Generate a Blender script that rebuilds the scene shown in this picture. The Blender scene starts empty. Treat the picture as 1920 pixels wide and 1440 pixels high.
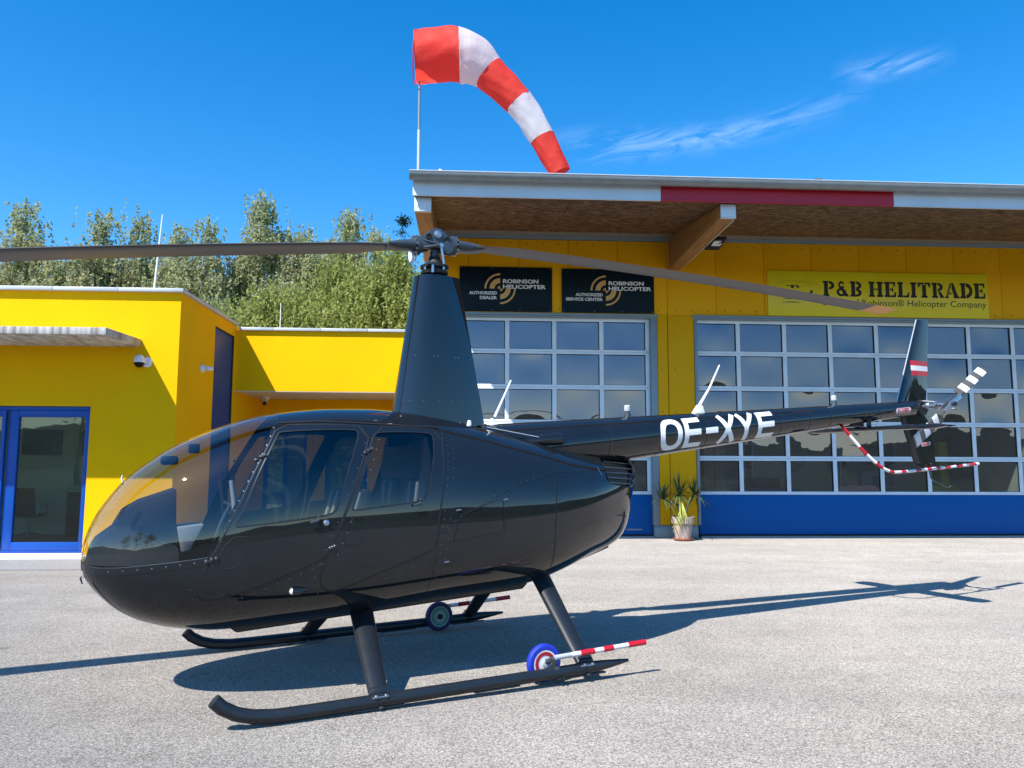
import bpy, bmesh, math, random
import numpy as np
from mathutils import Vector, Matrix
from mathutils.geometry import delaunay_2d_cdt

R = math.radians
SC = bpy.context.scene
COL = SC.collection
random.seed(7)

# ------------------------------------------------------------------ camera
PITCH, ROLL = .1062, .0034
cam = bpy.data.cameras.new('camera')
camo = bpy.data.objects.new('camera', cam)
COL.objects.link(camo)
cp_, sp_ = math.cos(PITCH), math.sin(PITCH)
fw, up, rt = Vector((0, cp_, sp_)), Vector((0, -sp_, cp_)), Vector((1, 0, 0))
rt2 = rt * math.cos(ROLL) + up * math.sin(ROLL)
up2 = -rt * math.sin(ROLL) + up * math.cos(ROLL)
camo.matrix_world = Matrix(((rt2.x, up2.x, -fw.x, 0), (rt2.y, up2.y, -fw.y, 0), (rt2.z, up2.z, -fw.z, 1.44), (0, 0, 0, 1)))
cam.sensor_width = 36
cam.lens = 1466.2 / 1920 * 36
cam.clip_start = .05
cam.clip_end = 4000
SC.camera = camo

# ------------------------------------------------------------------ sun, sky, exposure
SUN_AZ, SUN_EL = R(219), R(50.2)          # azimuth clockwise from +Y
sun = bpy.data.lights.new('sun', 'SUN')
sun.energy = 4.6
sun.angle = R(.53)
sun.color = (1, .955, .89)
suno = bpy.data.objects.new('sun', sun)
COL.objects.link(suno)
sdir = Vector((math.sin(SUN_AZ) * math.cos(SUN_EL), math.cos(SUN_AZ) * math.cos(SUN_EL), math.sin(SUN_EL)))
suno.rotation_euler = sdir.to_track_quat('Z', 'Y').to_euler()
suno.location = sdir * 60

world = bpy.data.worlds.new('World')
SC.world = world
world.use_nodes = True
WN, WL = world.node_tree.nodes, world.node_tree.links
WN.clear()
def wnode(t, **k):
    n = WN.new(t)
    for a, b in k.items(): setattr(n, a, b)
    return n
def wmath(op, a, b=None, c=None):
    n = wnode('ShaderNodeMath', operation=op)
    for i, v in enumerate((a, b, c)):
        if v is None: continue
        if isinstance(v, (int, float)): n.inputs[i].default_value = v
        else: WL.new(v, n.inputs[i])
    return n.outputs[0]
sky = wnode('ShaderNodeTexSky', sky_type='NISHITA')
sky.sun_disc = False
sky.sun_elevation = SUN_EL
sky.sun_rotation = SUN_AZ
sky.altitude = 400
sky.air_density = 1.0
sky.dust_density = .25
sky.ozone_density = 2.5
hs = wnode('ShaderNodeHueSaturation')
hs.inputs['Saturation'].default_value = 1.43
hs.inputs['Value'].default_value = 1.0
WL.new(sky.outputs[0], hs.inputs['Color'])
# thin cirrus streaks, as a function of the direction in the sky
tc = wnode('ShaderNodeTexCoord')
sp = wnode('ShaderNodeSeparateXYZ')
WL.new(tc.outputs['Generated'], sp.inputs[0])
az = wmath('ARCTAN2', sp.outputs[0], sp.outputs[1])
el = wmath('ARCSINE', sp.outputs[2])
cmb = wnode('ShaderNodeCombineXYZ')
WL.new(wmath('MULTIPLY', az, 7.0), cmb.inputs[0])
WL.new(wmath('ADD', wmath('MULTIPLY', el, 30.0), wmath('MULTIPLY', az, -4.0)), cmb.inputs[1])
nz = wnode('ShaderNodeTexNoise')
nz.inputs['Scale'].default_value = 1.5
nz.inputs['Detail'].default_value = 9
nz.inputs['Roughness'].default_value = .62
nz.inputs['Distortion'].default_value = 1.2
WL.new(cmb.outputs[0], nz.inputs['Vector'])
streak = wmath('MULTIPLY', wmath('SUBTRACT', nz.outputs[0], .40), 3.2)
def band(c0, lin, quad, a0, width, alo, ahi, soft):
    d = wmath('SUBTRACT', az, a0)
    cen = wmath('ADD', wmath('ADD', wmath('MULTIPLY', d, lin), c0), wmath('MULTIPLY', wmath('MULTIPLY', d, d), quad))
    e = wmath('DIVIDE', wmath('SUBTRACT', el, cen), width)
    g = wmath('POWER', 2.718, wmath('MULTIPLY', wmath('MULTIPLY', e, e), -1.0))
    lo = wnode('ShaderNodeMapRange'); lo.inputs[1].default_value = alo; lo.inputs[2].default_value = alo + soft
    hi = wnode('ShaderNodeMapRange'); hi.inputs[1].default_value = ahi; hi.inputs[2].default_value = ahi - soft
    WL.new(az, lo.inputs[0]); WL.new(az, hi.inputs[0])
    return wmath('MULTIPLY', wmath('MULTIPLY', g, lo.outputs[0]), hi.outputs[0])
b1 = band(R(22.9), .01, .50, R(13), R(.75), R(2), R(26), R(7))
b2 = band(R(25.6), -.05, 0, R(27), R(.6), R(23), R(31), R(3))
b3 = band(R(22.3), .0, 0, R(8), R(.6), R(3), R(13), R(4))
msk = wmath('MULTIPLY', wmath('ADD', wmath('ADD', b1, b2), wmath('MULTIPLY', b3, .35)), streak)
mskc = wnode('ShaderNodeClamp'); WL.new(msk, mskc.inputs[0])
mx = wnode('ShaderNodeMix', data_type='RGBA')
WL.new(wmath('MULTIPLY', mskc.outputs[0], .19), mx.inputs[0])
WL.new(hs.outputs[0], mx.inputs[6])
mx.inputs[7].default_value = (7.5, 8.6, 10.5, 1)
bg = wnode('ShaderNodeBackground')
bg.inputs['Strength'].default_value = .145
WL.new(mx.outputs[2], bg.inputs['Color'])
wo = wnode('ShaderNodeOutputWorld')
WL.new(bg.outputs[0], wo.inputs[0])

SC.view_settings.view_transform = 'Standard'
SC.view_settings.look = 'None'
SC.view_settings.exposure = .78
SC.view_settings.gamma = 1
SC.view_settings.use_curve_mapping = False
SC.render.engine = 'CYCLES'
SC.cycles.max_bounces = 10
SC.cycles.transparent_max_bounces = 16
SC.cycles.glossy_bounces = 5

# ------------------------------------------------------------------ materials
MATS = {}
def principled(name):
    m = bpy.data.materials.new(name); m.use_nodes = True
    n = m.node_tree.nodes
    return m, n, m.node_tree.links, n['Principled BSDF']
def mat(name, col, rough=.5, metal=0, coat=0, var=.08, vscale=6, bump=0, bscale=60, spec=.5, stretch=None, detail=4):
    m, n, l, b = principled(name)
    tcn = n.new('ShaderNodeTexCoord')
    src = tcn.outputs['Object']
    if stretch:
        mp = n.new('ShaderNodeMapping'); mp.inputs['Scale'].default_value = stretch
        l.new(src, mp.inputs[0]); src = mp.outputs[0]
    nt = n.new('ShaderNodeTexNoise'); nt.inputs['Scale'].default_value = vscale; nt.inputs['Detail'].default_value = detail
    l.new(src, nt.inputs['Vector'])
    mr = n.new('ShaderNodeMapRange'); mr.inputs[1].default_value = .3; mr.inputs[2].default_value = .7
    mr.inputs[3].default_value = 1 - var; mr.inputs[4].default_value = 1 + var
    l.new(nt.outputs[0], mr.inputs[0])
    vm = n.new('ShaderNodeVectorMath'); vm.operation = 'SCALE'; vm.inputs[0].default_value = col
    l.new(mr.outputs[0], vm.inputs['Scale'])
    l.new(vm.outputs[0], b.inputs['Base Color'])
    b.inputs['Roughness'].default_value = rough
    b.inputs['Metallic'].default_value = metal
    b.inputs['Specular IOR Level'].default_value = spec
    if coat:
        b.inputs['Coat Weight'].default_value = coat; b.inputs['Coat Roughness'].default_value = .015
    if bump:
        n2 = n.new('ShaderNodeTexNoise'); n2.inputs['Scale'].default_value = bscale; n2.inputs['Detail'].default_value = 3
        l.new(src, n2.inputs['Vector'])
        bp = n.new('ShaderNodeBump'); bp.inputs['Strength'].default_value = bump; bp.inputs['Distance'].default_value = .01
        l.new(n2.outputs[0], bp.inputs['Height']); l.new(bp.outputs[0], b.inputs['Normal'])
    MATS[name] = m
    return m
def glass(name, tint, ior, rough=0.0, gcol=(1, 1, 1)):
    m = bpy.data.materials.new(name); m.use_nodes = True
    n, l = m.node_tree.nodes, m.node_tree.links
    n.clear()
    o = n.new('ShaderNodeOutputMaterial'); mixs = n.new('ShaderNodeMixShader')
    t = n.new('ShaderNodeBsdfTransparent'); g = n.new('ShaderNodeBsdfGlossy'); f = n.new('ShaderNodeFresnel')
    t.inputs[0].default_value = (*tint, 1); g.inputs['Roughness'].default_value = rough; g.inputs[0].default_value = (*gcol, 1)
    geo = n.new('ShaderNodeNewGeometry'); mi = n.new('ShaderNodeMix')
    mi.inputs[2].default_value = ior; mi.inputs[3].default_value = 1 / ior
    l.new(geo.outputs['Backfacing'], mi.inputs[0]); l.new(mi.outputs[0], f.inputs[0])
    tcn = n.new('ShaderNodeTexCoord'); nt = n.new('ShaderNodeTexNoise'); nt.inputs['Scale'].default_value = 2.2
    l.new(tcn.outputs['Object'], nt.inputs['Vector'])
    bp = n.new('ShaderNodeBump'); bp.inputs['Strength'].default_value = .02; bp.inputs['Distance'].default_value = .05
    l.new(nt.outputs[0], bp.inputs['Height']); l.new(bp.outputs[0], g.inputs['Normal'])
    l.new(f.outputs[0], mixs.inputs[0]); l.new(t.outputs[0], mixs.inputs[1]); l.new(g.outputs[0], mixs.inputs[2])
    l.new(mixs.outputs[0], o.inputs[0])
    MATS[name] = m
    return m

M_body = mat('dark_metallic_paint', (.0095, .0112, .0132), .5, 0, 1.0, .10, 3, spec=.0)
M_body.node_tree.nodes['Principled BSDF'].inputs['Coat IOR'].default_value = 1.66
M_skid = mat('satin_dark_paint', (.012, .016, .021), .38, 0, .15, .15, 9)
M_black = mat('black_plastic', (.008, .008, .009), .55, 0, 0, .2, 12)
M_rubber = mat('black_rubber', (.012, .012, .012), .7, 0, 0, .2, 12)
M_steel = mat('brushed_steel', (.42, .45, .48), .32, .9, 0, .12, 20)
M_grey_metal = mat('grey_painted_metal', (.065, .082, .094), .36, .4, 0, .15, 15)
M_rivet = mat('rivet_head', (.17, .18, .19), .3, .8, 0, .2, 30)
M_white = mat('white_paint', (.78, .78, .77), .4, 0, .2, .03, 6)
M_red = mat('red_paint', (.58, .008, .022), .4, 0, .2, .06, 8)
M_blade = mat('blade_grey_paint', (.085, .080, .075), .42, 0, 0, .10, 5)
M_tip = mat('orange_tip_paint', (.90, .40, .085), .45, 0, 0, .05, 5)
M_wind = glass('canopy_acrylic', (.74, .75, .75), 1.7, .010)
M_dwin = glass('door_acrylic', (.42, .46, .48), 1.68, .006)
M_pane = glass('hangar_pane', (.74, .75, .79), 2.25, gcol=(.92, .84, .98))
M_office = glass('office_pane', (.72, .80, .75), 1.55)
M_yellow = mat('yellow_render', (.90, .475, .002), .8, 0, 0, .045, .8, .05, 220, .08)
M_blue = mat('blue_paint', (.000, .062, .35), .4, 0, 0, .05, 3)
M_bluedoor = mat('blue_door_panel', (.000, .105, .36), .5, 0, 0, .05, 2, .04, 60, .2, stretch=(1, 1, 30))
M_alu = mat('silver_lacquer', (.80, .86, .89), .38, .0, .1, .05, 4)
M_frame = mat('grey_steel_frame', (.25, .31, .34), .45, .2, 0, .06, 4)
M_zinc = mat('weathered_zinc', (.25, .275, .28), .42, .35, 0, .10, 5)
M_cap = mat('grey_parapet_cap', (.48, .51, .53), .42, .1, 0, .06, 4)
M_fascia = mat('white_fascia', (.66, .71, .74), .5, 0, 0, .05, 2)
M_fred = mat('red_fascia', (.50, .006, .02), .4, 0, 0, .05, 2)
M_sign = mat('dark_navy_sign', (.004, .013, .022), .4, 0, 0, .08, 3, spec=.15)
M_signy = mat('yellow_sign', (.84, .66, .004), .35, 0, .1, .03, 3)
M_gold = mat('gold_print', (.72, .42, .12), .5, 0, 0, .03, 3)
M_print = mat('white_print', (.85, .85, .84), .5, 0, 0, .02, 3)
M_inkb = mat('black_print', (.010, .010, .010), .5, 0, 0, .05, 3)
M_inkdim = mat('frosted_print', (.42, .44, .44), .7, 0, 0, .05, 3)
M_cream = mat('cream_soffit', (.72, .64, .52), .8, 0, 0, .05, 2)
M_seat = mat('grey_leather', (.030, .030, .030), .45, 0, 0, .2, 14)
M_belt = mat('beige_webbing', (.55, .50, .42), .8, 0, 0, .06, 20)
M_console = mat('grey_console', (.012, .014, .017), .55, 0, 0, .1, 10)
M_tray = mat('light_grey_tray', (.30, .32, .33), .5, 0, 0, .08, 10)
M_intw = mat('interior_white_wall', (.78, .82, .76), .9, 0, 0, .03, 2)
M_intfloor = mat('interior_floor', (.30, .28, .28), .35, 0, 0, .06, 3)
M_darkroom = mat('hangar_interior_wall', (.34, .33, .31), .9, 0, 0, .1, 1)
M_clay = mat('pale_clay', (.50, .38, .31), .8, 0, 0, .06, 9)
M_terra = mat('terracotta', (.40, .11, .06), .8, 0, 0, .08, 9)
M_soil = mat('soil', (.03, .02, .014), .95, 0, 0, .3, 30)
M_leafd = mat('yucca_leaf', (.06, .12, .05), .45, 0, 0, .35, 8)
M_leafy = mat('yellow_leaf', (.46, .48, .09), .6, 0, 0, .12, 12)
M_bark = mat('birch_bark', (.34, .31, .27), .85, 0, 0, .45, 5, .4, 14, stretch=(1, 1, 2.5))
M_bark2 = mat('brown_bark', (.10, .075, .05), .9, 0, 0, .3, 6, .4, 14)
M_tyre_blue = mat('blue_tyre', (.010, .035, .46), .6, 0, 0, .30, 22)
M_tyre_navy = mat('navy_tyre', (.012, .014, .085), .5, 0, 0, .06, 9)
M_green = mat('green_ring', (.015, .20, .10), .5, 0, 0, .06, 9)
M_palegrn = mat('pale_green_disc', (.30, .42, .38), .5, 0, 0, .06, 9)
M_ringred = mat('red_ring', (.42, .012, .03), .5, 0, 0, .06, 9)
M_lens = mat('clear_lens', (.75, .78, .80), .08, .3, .5, .1, 40)
M_wood_lam = None

def osb_mat():
    m, n, l, b = principled('osb_board')
    tcn = n.new('ShaderNodeTexCoord')
    mp = n.new('ShaderNodeMapping'); mp.inputs['Scale'].default_value = (10, 36, 9)
    l.new(tcn.outputs['Object'], mp.inputs[0])
    dist = n.new('ShaderNodeTexNoise'); dist.inputs['Scale'].default_value = .5; dist.inputs['Detail'].default_value = 2
    l.new(mp.outputs[0], dist.inputs['Vector'])
    add = n.new('ShaderNodeVectorMath'); add.operation = 'MULTIPLY_ADD'
    add.inputs[1].default_value = (2.4, 2.4, 2.4)
    l.new(dist.outputs['Color'], add.inputs[0]); l.new(mp.outputs[0], add.inputs[2])
    v = n.new('ShaderNodeTexVoronoi'); v.inputs['Scale'].default_value = 1.0
    l.new(add.outputs[0], v.inputs['Vector'])
    sepc = n.new('ShaderNodeSeparateColor'); l.new(v.outputs['Color'], sepc.inputs[0])
    cr = n.new('ShaderNodeValToRGB')
    e = cr.color_ramp.elements
    e[0].position = 0; e[0].color = (.034, .016, .008, 1)
    e[1].position = 1; e[1].color = (.30, .165, .080, 1)
    x = cr.color_ramp.elements.new(.55); x.color = (.090, .044, .019, 1)
    l.new(sepc.outputs[0], cr.inputs[0])
    l.new(cr.outputs[0], b.inputs['Base Color'])
    b.inputs['Roughness'].default_value = .6
    bp = n.new('ShaderNodeBump'); bp.inputs['Strength'].default_value = .5; bp.inputs['Distance'].default_value = .004
    l.new(sepc.outputs[1], bp.inputs['Height']); l.new(bp.outputs[0], b.inputs['Normal'])
    return m
M_osb = osb_mat()
M_glulam = mat('glulam_timber', (.33, .16, .05), .6, 0, 0, .35, 2.5, .1, 30, stretch=(14, .6, 14))
M_woodcab = mat('oak_board', (.30, .17, .08), .6, 0, 0, .3, 3, stretch=(10, 10, .8))

def panel_mat():
    m, n, l, b = principled('yellow_sheet_panel')
    tcn = n.new('ShaderNodeTexCoord')
    w = n.new('ShaderNodeTexWave'); w.wave_type = 'BANDS'; w.bands_direction = 'X'
    w.inputs['Scale'].default_value = 6.2; w.inputs['Distortion'].default_value = 0
    l.new(tcn.outputs['Object'], w.inputs['Vector'])
    nt = n.new('ShaderNodeTexNoise'); nt.inputs['Scale'].default_value = .9
    l.new(tcn.outputs['Object'], nt.inputs['Vector'])
    mr = n.new('ShaderNodeMapRange'); mr.inputs[3].default_value = .94; mr.inputs[4].default_value = 1.05
    l.new(nt.outputs[0], mr.inputs[0])
    vm = n.new('ShaderNodeVectorMath'); vm.operation = 'SCALE'; vm.inputs[0].default_value = (.90, .430, .002)
    l.new(mr.outputs[0], vm.inputs['Scale']); l.new(vm.outputs[0], b.inputs['Base Color'])
    b.inputs['Roughness'].default_value = .55; b.inputs['Specular IOR Level'].default_value = .15
    bp = n.new('ShaderNodeBump'); bp.inputs['Strength'].default_value = .25; bp.inputs['Distance'].default_value = .004
    l.new(w.outputs[0], bp.inputs['Height']); l.new(bp.outputs[0], b.inputs['Normal'])
    return m
M_panel = panel_mat()

def concrete_mat():
    m, n, l, b = principled('streaked_concrete')
    tcn = n.new('ShaderNodeTexCoord')
    mp = n.new('ShaderNodeMapping'); mp.inputs['Scale'].default_value = (13, 3, .35)
    l.new(tcn.outputs['Object'], mp.inputs[0])
    nt = n.new('ShaderNodeTexNoise'); nt.inputs['Scale'].default_value = 1; nt.inputs['Detail'].default_value = 5
    l.new(mp.outputs[0], nt.inputs['Vector'])
    cr = n.new('ShaderNodeValToRGB'); e = cr.color_ramp.elements
    e[0].position = .35; e[0].color = (.26, .235, .21, 1); e[1].position = .62; e[1].color = (.60, .57, .53, 1)
    l.new(nt.outputs[0], cr.inputs[0]); l.new(cr.outputs[0], b.inputs['Base Color'])
    b.inputs['Roughness'].default_value = .85
    return m
M_conc = concrete_mat()

def asphalt_mat():
    m, n, l, b = principled('weathered_asphalt')
    tcn = n.new('ShaderNodeTexCoord'); P = tcn.outputs['Object']
    def noise(scale, det=3, rough=.5, src=P):
        t = n.new('ShaderNodeTexNoise'); t.inputs['Scale'].default_value = scale; t.inputs['Detail'].default_value = det
        t.inputs['Roughness'].default_value = rough; l.new(src, t.inputs['Vector']); return t.outputs[0]
    def rng(v, a, b_, c, d):
        r = n.new('ShaderNodeMapRange'); r.inputs[1].default_value = a; r.inputs[2].default_value = b_
        r.inputs[3].default_value = c; r.inputs[4].default_value = d; l.new(v, r.inputs[0]); return r.outputs[0]
    def mul(a, c):
        t = n.new('ShaderNodeMath'); t.operation = 'MULTIPLY'; l.new(a, t.inputs[0]); l.new(c, t.inputs[1]); return t.outputs[0]
    vor = n.new('ShaderNodeTexVoronoi'); vor.inputs['Scale'].default_value = 120; l.new(P, vor.inputs['Vector'])
    sc = n.new('ShaderNodeSeparateColor'); l.new(vor.outputs['Color'], sc.inputs[0])
    grain = rng(sc.outputs[0], 0, 1, .56, 1.46)
    fine = rng(noise(55, 4, .7), .3, .7, .80, 1.2)
    gap = rng(vor.outputs['Distance'], .25, .75, 1.06, .72)
    big = rng(noise(.35, 6, .6), .3, .7, .90, 1.10)
    mid = rng(noise(2.3, 5, .6), .3, .7, .93, 1.07)
    mp = n.new('ShaderNodeMapping'); mp.inputs['Scale'].default_value = (.18, 1.6, 1); mp.inputs['Rotation'].default_value = (0, 0, .05)
    l.new(P, mp.inputs[0])
    stk = rng(noise(1.0, 6, .65, mp.outputs[0]), .35, .65, .93, 1.06)
    f = mul(mul(mul(mul(mul(grain, fine), gap), big), mid), stk)
    # old tyre arcs, oil spots and darker repaired patches
    sp_ = n.new('ShaderNodeSeparateXYZ'); l.new(P, sp_.inputs[0])
    def mth(op, a, c=None):
        t = n.new('ShaderNodeMath'); t.operation = op
        for i_, v_ in enumerate((a, c)):
            if v_ is None: continue
            if isinstance(v_, (int, float)): t.inputs[i_].default_value = v_
            else: l.new(v_, t.inputs[i_])
        return t.outputs[0]
    wob = mth('MULTIPLY', mth('SUBTRACT', noise(.8, 3), .5), .25)
    for cx_, cy_, rad_, amt_ in ((3.2, 4.9, 1.05, .10), (3.2, 4.9, 1.30, .07), (9.0, 30.0, 17.2, .13), (9.0, 30.0, 18.9, .11), (-14, -2, 13.4, .09), (-14, -2, 15.1, .09)):
        dx_, dy_ = mth('SUBTRACT', sp_.outputs[0], cx_), mth('SUBTRACT', sp_.outputs[1], cy_)
        dd = mth('SUBTRACT', mth('ADD', mth('SQRT', mth('ADD', mth('MULTIPLY', dx_, dx_), mth('MULTIPLY', dy_, dy_))), wob), rad_)
        ln = rng(mth('ABSOLUTE', dd), .0, .13, amt_, 0)
        ln = mul(ln, rng(noise(1.1, 5, .7), .42, .62, 0, 1))
        f = mul(f, mth('SUBTRACT', 1.0, ln))
    f = mul(f, rng(noise(.9, 2, .4), .66, .74, 1.0, .86))
    # paler towards the buildings: dusty wear, with back-scattered sunlight painted in
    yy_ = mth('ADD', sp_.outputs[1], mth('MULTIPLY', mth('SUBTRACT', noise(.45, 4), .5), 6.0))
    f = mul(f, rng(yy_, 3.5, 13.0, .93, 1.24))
    f = mul(f, rng(noise(3.1, 2, .3), .72, .78, 1.0, .74))
    cm = n.new('ShaderNodeMix'); cm.data_type = 'RGBA'
    cm.inputs[6].default_value = (.262, .244, .220, 1); cm.inputs[7].default_value = (.310, .276, .236, 1)
    l.new(noise(.5, 4), cm.inputs[0])
    vm = n.new('ShaderNodeVectorMath'); vm.operation = 'SCALE'
    l.new(cm.outputs[2], vm.inputs[0]); l.new(f, vm.inputs['Scale']); l.new(vm.outputs[0], b.inputs['Base Color'])
    b.inputs['Roughness'].default_value = .85; b.inputs['Specular IOR Level'].default_value = .2; b.inputs['Diffuse Roughness'].default_value = 1.0
    bp = n.new('ShaderNodeBump'); bp.inputs['Strength'].default_value = .55; bp.inputs['Distance'].default_value = .004
    bp.invert = True
    l.new(vor.outputs['Distance'], bp.inputs['Height']); l.new(bp.outputs[0], b.inputs['Normal'])
    return m
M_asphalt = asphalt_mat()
M_grass = mat('meadow_grass', (.040, .055, .024), .9, 0, 0, .3, .6)
M_forest = mat('forest_hillside', (.018, .031, .013), .95, 0, 0, .6, .06, 1.0, .25)

def paver_mat():
    m, n, l, b = principled('grey_grating')
    tcn = n.new('ShaderNodeTexCoord')
    br = n.new('ShaderNodeTexBrick'); br.inputs['Scale'].default_value = 9
    br.inputs['Color1'].default_value = (.34, .34, .34, 1); br.inputs['Color2'].default_value = (.27, .27, .28, 1)
    br.inputs['Mortar'].default_value = (.16, .16, .17, 1)
    l.new(tcn.outputs['Object'], br.inputs['Vector']); l.new(br.outputs[0], b.inputs['Base Color'])
    b.inputs['Roughness'].default_value = .8
    return m
M_paver = paver_mat()

def cloth_mat(name, col):
    m, n, l, b = principled(name)
    tcn = n.new('ShaderNodeTexCoord')
    mp = n.new('ShaderNodeMapping'); mp.inputs['Scale'].default_value = (3.4, 3.4, 3.4)
    l.new(tcn.outputs['Object'], mp.inputs[0])
    nt = n.new('ShaderNodeTexNoise'); nt.inputs['Scale'].default_value = 1.3; nt.inputs['Detail'].default_value = 4
    nt.inputs['Distortion'].default_value = .8
    l.new(mp.outputs[0], nt.inputs['Vector'])
    bp = n.new('ShaderNodeBump'); bp.inputs['Strength'].default_value = .28; bp.inputs['Distance'].default_value = .05
    l.new(nt.outputs[0], bp.inputs['Height'])
    b.inputs['Base Color'].default_value = (*col, 1); b.inputs['Roughness'].default_value = .65
    l.new(bp.outputs[0], b.inputs['Normal'])
    t = n.new('ShaderNodeBsdfTranslucent'); t.inputs[0].default_value = (*col, 1)
    mxs = n.new('ShaderNodeMixShader'); mxs.inputs[0].default_value = .5
    l.new(b.outputs[0], mxs.inputs[1]); l.new(t.outputs[0], mxs.inputs[2])
    l.new(mxs.outputs[0], n['Material Output'].inputs[0])
    return m
M_sockr = cloth_mat('red_ripstop', (.95, .075, .05))
M_sockw = cloth_mat('white_ripstop', (.84, .84, .85))

def leaf_mat(name, c1, c2, c3):
    m, n, l, b = principled(name)
    tcn = n.new('ShaderNodeTexCoord')
    w1 = n.new('ShaderNodeTexWhiteNoise'); w1.noise_dimensions = '3D'
    sn = n.new('ShaderNodeVectorMath'); sn.operation = 'SNAP'; sn.inputs[1].default_value = (.10, .10, .16)
    l.new(tcn.outputs['Object'], sn.inputs[0]); l.new(sn.outputs[0], w1.inputs[0])
    nt = n.new('ShaderNodeTexNoise'); nt.inputs['Scale'].default_value = .55; nt.inputs['Detail'].default_value = 3
    l.new(tcn.outputs['Object'], nt.inputs['Vector'])
    m1 = n.new('ShaderNodeMix'); m1.data_type = 'RGBA'
    m1.inputs[6].default_value = (*c1, 1); m1.inputs[7].default_value = (*c2, 1)
    l.new(w1.outputs[0], m1.inputs[0])
    m2 = n.new('ShaderNodeMix'); m2.data_type = 'RGBA'; m2.inputs[7].default_value = (*c3, 1)
    mr = n.new('ShaderNodeMapRange'); mr.inputs[1].default_value = .45; mr.inputs[2].default_value = .75; mr.inputs[4].default_value = .8
    l.new(nt.outputs[0], mr.inputs[0]); l.new(mr.outputs[0], m2.inputs[0]); l.new(m1.outputs[2], m2.inputs[6])
    l.new(m2.outputs[2], b.inputs['Base Color'])
    b.inputs['Roughness'].default_value = .55; b.inputs['Specular IOR Level'].default_value = .155
    t = n.new('ShaderNodeBsdfTranslucent'); l.new(m2.outputs[2], t.inputs[0])
    mxs = n.new('ShaderNodeMixShader'); mxs.inputs[0].default_value = .45
    l.new(b.outputs[0], mxs.inputs[1]); l.new(t.outputs[0], mxs.inputs[2])
    l.new(mxs.outputs[0], n['Material Output'].inputs[0])
    return m
M_leaf_birch = leaf_mat('birch_leaves', (.29, .32, .14), (.50, .53, .30), (.42, .38, .20))
M_leaf_will = leaf_mat('willow_leaves', (.25, .30, .07), (.44, .47, .15), (.32, .34, .10))
M_leaf_con = leaf_mat('conifer_needles', (.018, .040, .020), (.035, .065, .028), (.02, .045, .02))

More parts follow.
